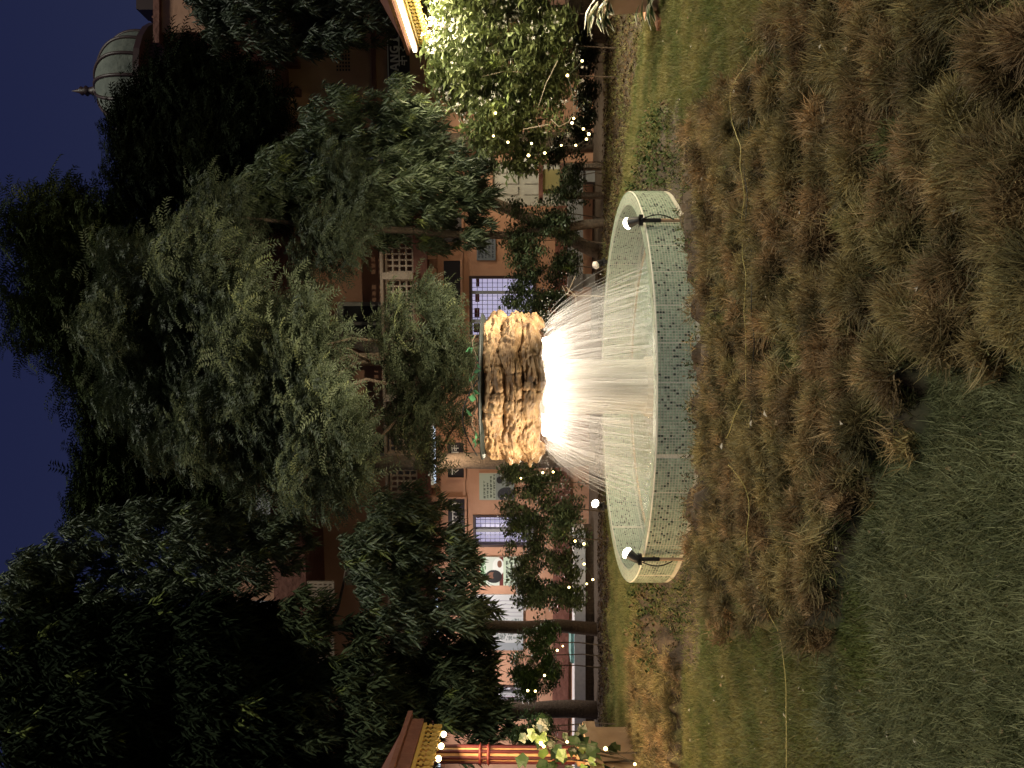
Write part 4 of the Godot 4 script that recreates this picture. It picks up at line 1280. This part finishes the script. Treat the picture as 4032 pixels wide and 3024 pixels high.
func hedges() -> void:
	var oval := [rosette(9, 0.085, 0.05, 0.3), rosette(9, 0.075, 0.045, 0.1), rosette(8, 0.09, 0.05, 0.5)]
	var lance := [rosette(9, 0.12, 0.042, 0.35), rosette(10, 0.11, 0.04, 0.1), rosette(8, 0.125, 0.045, 0.6)]
	var dk := Color(0.055, 0.085, 0.042); var lt := Color(0.2, 0.26, 0.13)
	hedge("broad_hedge", "dense dark green hedge behind the left of the basin", [[2080, 1900, 75], [2060, 2010, 80], [2080, 2130, 85], [2090, 2260, 80], [2110, 2370, 70], [2180, 1930, 80], [2190, 2060, 90], [2190, 2200, 90], [2200, 2330, 80], [2020, 1860, 35], [2270, 2010, 60], [2270, 2240, 45], [2290, 1930, 40], [2300, 2120, 40], [2280, 2350, 45]], 12.9, 2300, dk, lt, oval, 0.95)
	hedge("broad_hedge", "dark hedge behind the right of the basin under the notice board", [[2030, 840, 60], [2060, 950, 80], [2060, 1060, 80], [2080, 1180, 70], [2020, 1200, 40], [2150, 880, 80], [2160, 1000, 90], [2170, 1130, 80], [2230, 900, 70], [2250, 1040, 60], [2100, 1270, 50], [2160, 1250, 55], [2240, 1200, 40]], 13.2, 2000, dk * 0.8, lt * 0.8, oval, 0.95)
	hedge("small_bush", "small bright bush between the two left trunks", [[2090, 2620, 65], [2110, 2530, 60], [2150, 2580, 70], [2150, 2680, 65], [2090, 2700, 60], [2210, 2620, 55], [2180, 2490, 45], [2060, 2650, 35]], 13.3, 2200, Color(0.05, 0.09, 0.03), Color(0.12, 0.2, 0.06), lance, 0.8)
	hedge("small_bush", "small bush beside the left kiosk column", [[2090, 2870, 60], [2130, 2920, 65], [2160, 2860, 55], [2060, 2900, 40]], 11.5, 2200, Color(0.04, 0.07, 0.03), Color(0.1, 0.15, 0.06), lance, 0.75)
	# white flowering bush on the right
	var list := [[1800, 60, 95], [1800, 190, 95], [1840, 320, 100], [1880, 60, 140], [1900, 220, 140], [1910, 380, 130], [1960, 490, 110], [2020, 570, 90], [2040, 100, 140], [2060, 270, 140], [2070, 420, 130], [2130, 60, 120], [2150, 200, 120], [2170, 340, 110], [2160, 480, 90], [2110, 600, 70], [2240, 120, 80], [2250, 300, 70], [2060, 650, 40], [1820, -80, 110], [1960, -80, 150], [2120, -90, 140], [1760, 300, 45], [1740, 200, 40]]
	var o := hedge("flowering_bush", "tall bush covered in small white flowers on the right", list, 11.6, 1450, Color(0.08, 0.115, 0.045), Color(0.25, 0.29, 0.12), lance, 1.15, "flowering shrub")
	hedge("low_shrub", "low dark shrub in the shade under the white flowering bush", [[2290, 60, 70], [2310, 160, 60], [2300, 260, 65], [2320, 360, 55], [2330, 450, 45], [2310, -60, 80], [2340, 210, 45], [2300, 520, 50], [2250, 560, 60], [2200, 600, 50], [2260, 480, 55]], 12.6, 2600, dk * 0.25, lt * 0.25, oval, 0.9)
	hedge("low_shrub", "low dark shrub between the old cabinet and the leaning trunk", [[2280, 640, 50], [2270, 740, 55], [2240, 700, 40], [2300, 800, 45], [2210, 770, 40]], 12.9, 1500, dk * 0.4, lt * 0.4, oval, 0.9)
	var b := MB.new()
	for k in 5:
		var a := TAU * k / 5
		var d := Vector3(cos(a), 0.25, sin(a)).normalized()
		b.leaf(Vector3.ZERO, d, d.cross(Vector3.UP).rotated(d, 0.4), 0.032, 0.015, 0.1)
	var flower := b.mesh()
	var xf := []; var cs := []
	for q in list:
		var ce := W(q[0], q[1], 11.6); var R: float = q[2] / FOC * 11.6
		for k in int(480 * R * R * (1.2 if q[0] < 1950 else 0.22)):
			var d := rv()
			if d.z < -0.2: continue
			var cl := ce + d * R * rng.randf_range(0.98, 1.2)
			for j in rng.randi_range(1, 4):
				xf.append(Transform3D(Basis(rv(), rng.randf() * TAU).scaled(Vector3.ONE * rng.randf_range(0.8, 1.25)), cl + rv() * 0.04 - o.position))
				cs.append(Color(0.8, 0.78, 0.72))
	multi("flowers", flower, M.petal, xf, cs, o).set_meta("kind", "stuff")
	for q in [[[2195, 240], [2150, 330], [2120, 420]], [[2170, 470], [2200, 500], [2240, 480], [2250, 460]], [[1900, 300], [1990, 280], [2060, 285]], [[2060, 510], [2110, 500], [2160, 490]]]:
		b = MB.new()
		var ps := []
		for e in q: ps.append(W(e[0], e[1], 11.05) - o.position)
		b.tube(ps, [0.008, 0.007, 0.005], 5)
		part("twig", b.mesh(true), mat(Color(0.4, 0.34, 0.26), 0.8), o)
	# fairy lights
	light_string("fairy lights looping below the flowering bush", [[2292, 241], [2234, 298], [2259, 467], [2252, 485], [2297, 509], [2318, 529], [2309, 549], [2267, 573], [2210, 573], [2145, 603], [2081, 612], [2093, 565]], 10.9)
	light_string("pair of fairy lights deep inside the flowering bush", [[1951, 445], [1943, 535], [2000, 560]], 10.9)
	light_string("fairy lights low in the hedge left of the basin", [[2264, 2130], [2299, 2141], [2300, 2220], [2334, 2281], [2310, 2298], [2240, 2312]], 12.4)
	light_string("fairy lights in the small bright bush between the trunks", [[2216, 2543], [2194, 2560], [2144, 2659], [2108, 2721], [2078, 2719]], 12.7)
	light_string("fairy lights on the big leaved climber at the left kiosk", [[2130, 2926], [2141, 2938], [2233, 2920], [2384, 2946], [2499, 3006]], 8.3)
	light_string("fairy lights on a wire behind the left water jets", [[2051, 1883], [2137, 1861], [2178, 1858]], 12.3)
	# big leaved climber at the kiosk: every leaf its own
	o = thing("climbing_plant", "climber with large heart leaves against the left kiosk", "climber", Vector3(-4.15, 0, -8.6))
	var stems := [[[2560, 2960], [2400, 2965], [2250, 2930], [2120, 2950]], [[2560, 2990], [2350, 3000], [2200, 2985], [2080, 2990]], [[2540, 3010], [2300, 2960], [2180, 2900], [2100, 2880]]]
	for st in stems:
		b = MB.new()
		var ps := []
		for e in st: ps.append(W(e[0], e[1], 8.5) - o.position)
		ps[0].y = -0.03
		b.tube(ps, [0.012, 0.01, 0.008, 0.004], 6)
		part("stem", b.mesh(true), M.bark, o)
	for k in 62:
		var st = stems[k % 3]
		var i := rng.randi() % 3
		var t := rng.randf()
		var p := W(lerpf(st[i][0], st[i + 1][0], t), lerpf(st[i][1], st[i + 1][1], t), 8.45) + rv() * 0.16
		if p.y < 0.4: continue
		b = MB.new()
		var br := rng.randf()
		b.col = Color(0.13, 0.2, 0.045) if br < 0.12 else Color(0.016, 0.03, 0.012).lerp(Color(0.04, 0.07, 0.026), rng.randf())
		var d := Vector3(rng.randf_range(-1, 1), rng.randf_range(-1, 0.5), rng.randf_range(-0.3, 0.8)).normalized()
		var sd := d.cross(Vector3(0.2, 0.3, 1)).normalized()
		var l := rng.randf_range(0.11, 0.2); var w := l * 0.8
		b.leaf(p - o.position, (d + sd * 0.25).normalized(), (sd - d * 0.25).normalized(), l, w, 0.08)
		b.leaf(p - o.position, (d - sd * 0.25).normalized(), (sd + d * 0.25).normalized(), l * 0.92, w * 0.9, 0.08)
		part("leaf", b.mesh(), M.gloss, o)
	# variegated plant in its pot on the right
	var pp := W(2400, -15, 8.0); pp.y = 0
	o = thing("variegated_plant", "potted plant with cream edged leaves at the right edge", "potted plant", pp)
	b = MB.new()
	b.lathe([Vector2(0.15, 0.0), Vector2(0.19, 0.5), Vector2(0.22, 0.52), Vector2(0.22, 0.58), Vector2(0.19, 0.58), Vector2(0.18, 0.5), Vector2(0.01, 0.5)], 24)
	part("pot", b.mesh(true), mat(Color(0.4, 0.26, 0.19), 0.8), o)
	var cream := mat(Color(0.62, 0.58, 0.42), 0.45); cream.cull_mode = BaseMaterial3D.CULL_DISABLED
	var green := mat(Color(0.05, 0.1, 0.035), 0.4); green.cull_mode = BaseMaterial3D.CULL_DISABLED
	for k in 60:
		var a := rng.randf() * TAU
		var low := k >= 36
		var f := Vector3(cos(a) * 0.13, 0.52 + rng.randf() * 0.25, sin(a) * 0.13) if not low else Vector3(-0.08 + cos(a) * 0.14, 0.06 + rng.randf() * 0.3, 0.27 + sin(a) * 0.08)
		var d := Vector3(cos(a) - 0.55, rng.randf_range(-0.5, 0.5), sin(a) + 0.5).normalized()
		var sd := d.cross(Vector3.UP).normalized().rotated(d, rng.randf_range(-0.4, 0.4))
		var l := rng.randf_range(0.24, 0.36)
		b = MB.new(); b.leaf(f, d, sd, l, l * 0.4, 0.12)
		var lf := part("leaf", b.mesh(), cream, o)
		for e in [0.004, -0.004]:
			b = MB.new(); b.leaf(f + sd.cross(d).normalized() * e + d * l * 0.06, d, sd, l * 0.84, l * 0.21, 0.12)
			part("leaf_centre", b.mesh(), green, lf)

# ---------------------------------------------------------------- grass
func tuft(n: int, l: float, w: float, spread: float, lean: float, segs := 3) -> Mesh:
	var b := MB.new()
	for i in n:
		var a := rng.randf() * TAU
		var at := Vector3(cos(a), 0, sin(a)) * spread * sqrt(rng.randf())
		var d := (Vector3(rng.randf_range(-1, 1), 0, rng.randf_range(-1, 1)) * lean + Vector3(0, 1, 0)).normalized()
		var bend := Vector3(rng.randf_range(-1, 1), -0.35, rng.randf_range(-1, 1)) * 0.45
		var side := d.cross(rv()).normalized()
		var ll := l * rng.randf_range(0.5, 1.2)
		var g := rng.randf_range(0.35, 1.6)
		b.col = Color(g, g, g * 0.95)
		var prev := -1
		for k in segs + 1:
			var t := k / float(segs)
			var ww := w * (1.0 - t * 0.85)
			var i0 := b.p(at - side * ww * 0.5)
			b.p(at + side * ww * 0.5)
			if prev >= 0:
				b.tri(prev, i0, i0 + 1); b.tri(prev, i0 + 1, prev + 1)
			prev = i0
			at += d * ll / segs
			d = (d + bend * (1.6 / segs)).normalized()
	return b.mesh()

func grass() -> void:
	var dry := [tuft(20, 0.055, 0.005, 0.04, 1.2), tuft(20, 0.068, 0.0048, 0.045, 1.5), tuft(18, 0.09, 0.0046, 0.045, 1.8)]
	var lawn := [tuft(18, 0.05, 0.0058, 0.07, 0.9, 2), tuft(18, 0.045, 0.0058, 0.07, 1.1, 2)]
	var long := [tuft(14, 0.075, 0.0066, 0.06, 1.3, 4), tuft(14, 0.065, 0.0062, 0.06, 1.6, 4), tuft(12, 0.1, 0.006, 0.06, 1.8, 4)]
	var tint := FastNoiseLite.new()
	tint.seed = 31; tint.frequency = 1.7; tint.fractal_octaves = 3
	var sets := {"dry": [[], [], []], "lawn": [[], []], "long": [[], [], []]}
	var cols := {"dry": [[], [], []], "lawn": [[], []], "long": [[], [], []]}
	for i in 135000:
		# even over the picture-wide wedge of lawn, denser near the camera
		var d := 1.7 + 11.6 * pow(rng.randf(), 1.75)
		var x := rng.randf_range(-0.6, 0.6) * d + rng.randf_range(-0.15, 0.15)
		var z := -d
		var r := Vector2(x - BC.x, z - BC.z).length()
		if r < 2.2: continue
		if r < 2.95 + wob.get_noise_2d(x * 2, z * 2) * 0.6 and rng.randf() < 0.93: continue
		var m := mat_amount(x, z)
		var h := height(x, z)
		var n := tint.get_noise_2d(x, z)
		var n2 := tint.get_noise_2d(x * 3 + 40, z * 3)
		var dir := Basis(Vector3.UP, rng.randf() * TAU)
		if m > 0:
			var rg := ridged(x, z)
			if rg < 0.40 and rng.randf() < 0.85: continue

			
			# blades on the slopes comb outwards, down the near side
			var gx := ridged(x + 0.03, z) - ridged(x - 0.03, z)
			var gz := ridged(x, z + 0.03) - ridged(x, z - 0.03)
			var tilt := Vector3(-gx * 2.2, 1, -gz * 2.2).normalized()
			var ax := Vector3.UP.cross(tilt)
			var bs := Basis(ax.normalized(), Vector3.UP.angle_to(tilt)) * dir if ax.length() > 0.01 else dir
			var k := rng.randi() % 3
			sets.dry[k].append(Transform3D(bs.scaled(Vector3.ONE * rng.randf_range(0.75, 1.25) * (1.0 + maxf(0.0, d - 3.5) * 0.05)), Vector3(x, h - 0.008, z)))
			var c := Color(0.30, 0.19, 0.09)
			c = c.lerp(Color(0.225, 0.205, 0.07), clampf(0.5 + n * 2.8, 0, 1))
			c = c.lerp(Color(0.11, 0.15, 0.05), clampf(0.15 + n2 * 2.0, 0, 0.85))
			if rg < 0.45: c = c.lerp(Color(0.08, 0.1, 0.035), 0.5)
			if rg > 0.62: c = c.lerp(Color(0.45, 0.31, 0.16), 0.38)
			cols.dry[k].append(c * rng.randf_range(0.6, 1.3) * clampf(0.95 + tint.get_noise_2d(x * 1.7 - 30, z * 2.4) * 1.1, 0.5, 1.35))
		elif rng.randf() < 0.035 and d < 7.5:
			sets.dry[0].append(Transform3D(dir.scaled(Vector3.ONE * rng.randf_range(0.5, 0.9)), Vector3(x, h - 0.004, z)))
			cols.dry[0].append(Color(0.27, 0.2, 0.095) * rng.randf_range(0.6, 1.2))
		elif d < 3.0 + n * 1.2 or (x < -0.1 and d < 3.5 + n * 1.5):
			
			var k := rng.randi() % 3
			sets.long[k].append(Transform3D(dir.scaled(Vector3.ONE * rng.randf_range(0.6, 1.15)), Vector3(x, h - 0.006, z)))
			cols.long[k].append(Color(0.08, 0.095, 0.036).lerp(Color(0.29, 0.3, 0.15), clampf(0.5 + n2 * 1.2 + rng.randf_range(-0.3, 0.3), 0, 1)))
		else:
			if strip_edge(x, z) and rng.randf() < 0.93: continue
			var k := rng.randi() % 2
			var sc := rng.randf_range(0.7, 1.3) * (1.0 + maxf(0.0, d - 6) * 0.06)
			sets.lawn[k].append(Transform3D(dir.scaled(Vector3.ONE * sc), Vector3(x, h - 0.004, z)))
			var c := Color(0.14, 0.165, 0.045).lerp(Color(0.27, 0.245, 0.085), clampf(0.45 + n * 1.3 + rng.randf_range(-0.2, 0.2), 0, 1))
			if n2 > 0.22: c = c.lerp(Color(0.24, 0.18, 0.09), 0.45)
			cols.lawn[k].append(c)
	var names2 := {"dry": "dry_grass_mat", "lawn": "lawn", "long": "long_grass"}
	var about := {"dry": "shaggy brown and olive dry grass in ragged ridges before the basin", "lawn": "short olive lawn round the basin", "long": "cool green longer grass close to the camera"}
	var shapes := {"dry": dry, "lawn": lawn, "long": long}
	for key in ["dry", "lawn", "long"]:
		var o := thing(names2[key], about[key], "grass")
		o.set_meta("kind", "stuff")
		for k in sets[key].size():
			var q := multi("blades", shapes[key][k], M.blade, sets[key][k], cols[key][k], o)
			q.set_meta("kind", "stuff")

# ---------------------------------------------------------------- small things
func on_ground(fx: float, fy: float, up := 0.0) -> Vector3:
	var g := G(fx, fy)
	return Vector3(g.x, height(g.x, g.y) + up, g.y)

func cable(called: String, label: String, cat: String, pts: Array, r: float, m: Material, up: float) -> void:
	var fine := []
	var cv := Curve3D.new()
	cv.bake_interval = 0.05
	for i in pts.size():
		var p := on_ground(pts[i][0], pts[i][1], 0)
		var a := on_ground(pts[maxi(i - 1, 0)][0], pts[maxi(i - 1, 0)][1]); var b2 := on_ground(pts[mini(i + 1, pts.size() - 1)][0], pts[mini(i + 1, pts.size() - 1)][1])
		var tg := (b2 - a) / 6.0
		cv.add_point(p, -tg, tg)
	for p in cv.get_baked_points():
		var hh := 0.0
		for e in 16:
			hh += height(p.x + cos(e * 2.4) * 0.035 * sqrt(e), p.z + sin(e * 2.4) * 0.035 * sqrt(e)) / 16.0
		fine.append(Vector3(p.x, hh + (up * 1.15 if mat_amount(p.x, p.z) > 0 else up * 0.65), p.z))
	for it in 6:
		for i in range(1, fine.size() - 1): fine[i].y = (fine[i - 1].y + fine[i].y + fine[i + 1].y) / 3.0
	var b := MB.new()
	b.tube(fine, [r], 5)
	tag(part(called, b.mesh(true), m), label, cat)

func details() -> void:
	var yel := mat(Color(0.4, 0.33, 0.1), 0.6)
	cable("yellow_wire", "thin yellow wire snaking across the right half of the dry grass", "wire", [[3090, -150], [3084, 0], [3060, 180], [3033, 330], [3006, 470], [3024, 530], [3060, 603], [3078, 700], [3075, 790], [3057, 850], [3040, 1000], [3066, 1120], [3075, 1330], [3057, 1494], [3025, 1680], [3003, 1725]], 0.0026, yel, 0.11)
	cable("yellow_wire", "thin yellow wire running on over the left lawn", "wire", [[3000, 1830], [3060, 1890], [3081, 2030], [3068, 2185], [3093, 2370], [3133, 2650], [3135, 2800], [3130, 3024], [3125, 3200]], 0.0026, yel, 0.085)
	cable("black_wire", "thin black wire lying beside the yellow one", "wire", [[3095, -150], [3092, 0], [3072, 180], [3062, 330], [3052, 470], [3080, 1010], [3118, 1160], [3080, 1500], [3105, 1760]], 0.003, M.dark, 0.085)
	# soil bed planting round the basin: small leaves
	var sprig := [rosette(7, 0.05, 0.026, 0.5), rosette(6, 0.06, 0.03, 0.9)]
	var xf := [[], []]; var cs := [[], []]
	for i in 2300:
		var a := rng.randf() * TAU
		var r := rng.randf_range(2.18, 3.05) if sin(a) < 0.35 else rng.randf_range(2.32, 2.8)
		var x := BC.x + cos(a) * r; var z := BC.z + sin(a) * r
		var n := wob.get_noise_2d(x * 4, z * 4)
		var side := absf(cos(a))
		if n < 0.12 - side * 0.3 and rng.randf() < 0.85: continue
		var k := rng.randi() % 2
		xf[k].append(Transform3D(Basis(Vector3.UP, rng.randf() * TAU).scaled(Vector3.ONE * rng.randf_range(0.5, 1.15) * (1.0 if sin(a) < 0.35 else 0.6)), Vector3(x, height(x, z), z)))
		cs[k].append(Color(0.025, 0.042, 0.016).lerp(Color(0.09, 0.115, 0.04), pow(rng.randf(), 1.5)) if rng.randf() < 0.7 else Color(0.12, 0.085, 0.05))
	var o := thing("ground_cover", "small leafy ground cover in the soil round the basin", "ground cover")
	o.set_meta("kind", "stuff")
	for k in 2: multi("sprigs", sprig[k], M.dull, xf[k], cs[k], o).set_meta("kind", "stuff")
	# strip of fallen leaves at the back of the lawn
	var b := MB.new()
	b.leaf(Vector3.ZERO, Vector3(1, 0, 0), Vector3(0, 0, 1), 0.07, 0.035, 0.25)
	var lf := b.mesh()
	var x2 := []; var c2 := []
	for i in 15000:
		var x := rng.randf_range(-8, 8)
		var z := rng.randf_range(-14.2, -11.6)
		if x > 2.5: z = rng.randf_range(-13.4, -8.7 - maxf(0, 4.5 - x) * 1.3)
		x2.append(Transform3D((Basis(Vector3.UP, rng.randf() * TAU) * Basis(Vector3.RIGHT, rng.randf_range(-0.7, 0.7))).scaled(Vector3.ONE * rng.randf_range(0.6, 1.3)), Vector3(x, height(x, z) + 0.012 + rng.randf() * 0.015, z)))
		c2.append(Color(0.035, 0.024, 0.014).lerp(Color(0.12, 0.08, 0.042), pow(rng.randf(), 2.0)))
	for i in 420:
		var d := rng.randf_range(2.2, 9.5)
		var x := rng.randf_range(-0.55, 0.55) * d
		if Vector2(x - BC.x, -d - BC.z).length() < 2.2: continue
		x2.append(Transform3D((Basis(Vector3.UP, rng.randf() * TAU) * Basis(Vector3.RIGHT, rng.randf_range(-0.7, 0.7))).scaled(Vector3.ONE * rng.randf_range(0.25, 0.7)), Vector3(x, height(x, -d) + (0.06 if mat_amount(x, -d) > 0 else 0.03), -d)))
		c2.append(Color(0.3, 0.22, 0.13) if rng.randf() < 0.7 else Color(0.5, 0.45, 0.36))
	o = thing("fallen_leaves", "brown fallen leaves strewn over soil and lawn", "fallen leaves")
	o.set_meta("kind", "stuff")
	multi("leaves", lf, M.dull, x2, c2, o).set_meta("kind", "stuff")
	# one red flower near the basin
	var fp := on_ground(2725, 2178, 0.0)
	o = thing("red_flower", "single red flower in the soil left of the basin", "flower", fp)
	b = MB.new(); b.tube([Vector3.ZERO, Vector3(0.01, 0.06, 0)], [0.003], 5)
	part("stem", b.mesh(), M.bark, o)
	for k in 6:
		b = MB.new()
		b.col = Color(0.45, 0.02, 0.06)
		var a := TAU * k / 6
		var d := Vector3(cos(a), 0.5, sin(a)).normalized()
		b.leaf(Vector3(0.01, 0.06, 0), d, d.cross(Vector3.UP).normalized(), 0.034, 0.028, 0.15)
		part("petal", b.mesh(), M.petal, o)
	# old pump cabinet at the right
	var pc := W(2300, 715, 13.4); pc.y = 0
	o = thing("pump_cabinet", "worn yellow cabinet between red posts beside the flowering bush", "cabinet", pc)
	b = MB.new(); b.box(Vector3(0, 0.95, 0), Vector3(0.36, 0.3, 0.3))
	part("cabinet", b.mesh(), mat(Color(0.36, 0.3, 0.12), 0.8), o)
	b = MB.new(); b.box(Vector3(0, 1.14, 0), Vector3(0.7, 0.07, 0.34))
	part("lid", b.mesh(), M.redstone, o)
	b = MB.new(); b.box(Vector3(0, 0.76, 0), Vector3(0.6, 0.05, 0.3))
	part("shelf", b.mesh(), M.redstone, o)
	for s in [-0.26, 0.26]:
		b = MB.new(); b.box(Vector3(s, 0.37, 0), Vector3(0.08, 0.74, 0.2))
		part("post", b.mesh(), M.bark, o)
	b = MB.new(); b.box(Vector3(0.22, 1.24, 0.05), Vector3(0.07, 0.13, 0.06))
	tag(part("brick", b.mesh(), mat(Color(0.42, 0.2, 0.12), 0.85), self, pc), "small orange brick standing on the cabinet lid", "brick")
	# orange bricks edging the bed at the right border
	var k2 := 0
	for q in [[2560, 40, 0.5, "orange edging brick under the variegated plant"], [2605, 85, 0.7, "orange edging brick with its corner pointing at the lawn"]]:
		b = MB.new()
		b.box(Vector3(0, 0.03, 0), Vector3(0.23, 0.07, 0.11), Basis(Vector3.UP, q[2]))
		tag(part("brick", b.mesh(), mat(Color(0.42, 0.2, 0.12), 0.85), self, on_ground(q[0], q[1])), q[3], "brick")
	# bare twigs sticking up behind the basin
	for q in [[[2214, 1125], [2232, 1162], [2265, 1088], 0], [[2268, 1208], [2266, 1165], [2228, 1130], 1]]:
		b = MB.new()
		var c0 := W(2290, 1170, 11.2); c0.y = 0
		b.tube([W(q[0][0], q[0][1], 11.2) - c0, W(q[1][0], q[1][1], 11.2) - c0, W(q[2][0], q[2][1], 11.2) - c0], [0.008, 0.008, 0.006], 5)
		b.tube([W(q[1][0], q[1][1], 11.2) - c0, Vector3(0, -0.02, 0)], [0.007], 5)
		tag(part("bare_twig", b.mesh(true), mat(Color(0.45, 0.36, 0.26), 0.8), self, c0), ["bare forked twig behind the basin right of the jets", "bent bare twig nearest the right water jets"][q[3]], "twig")
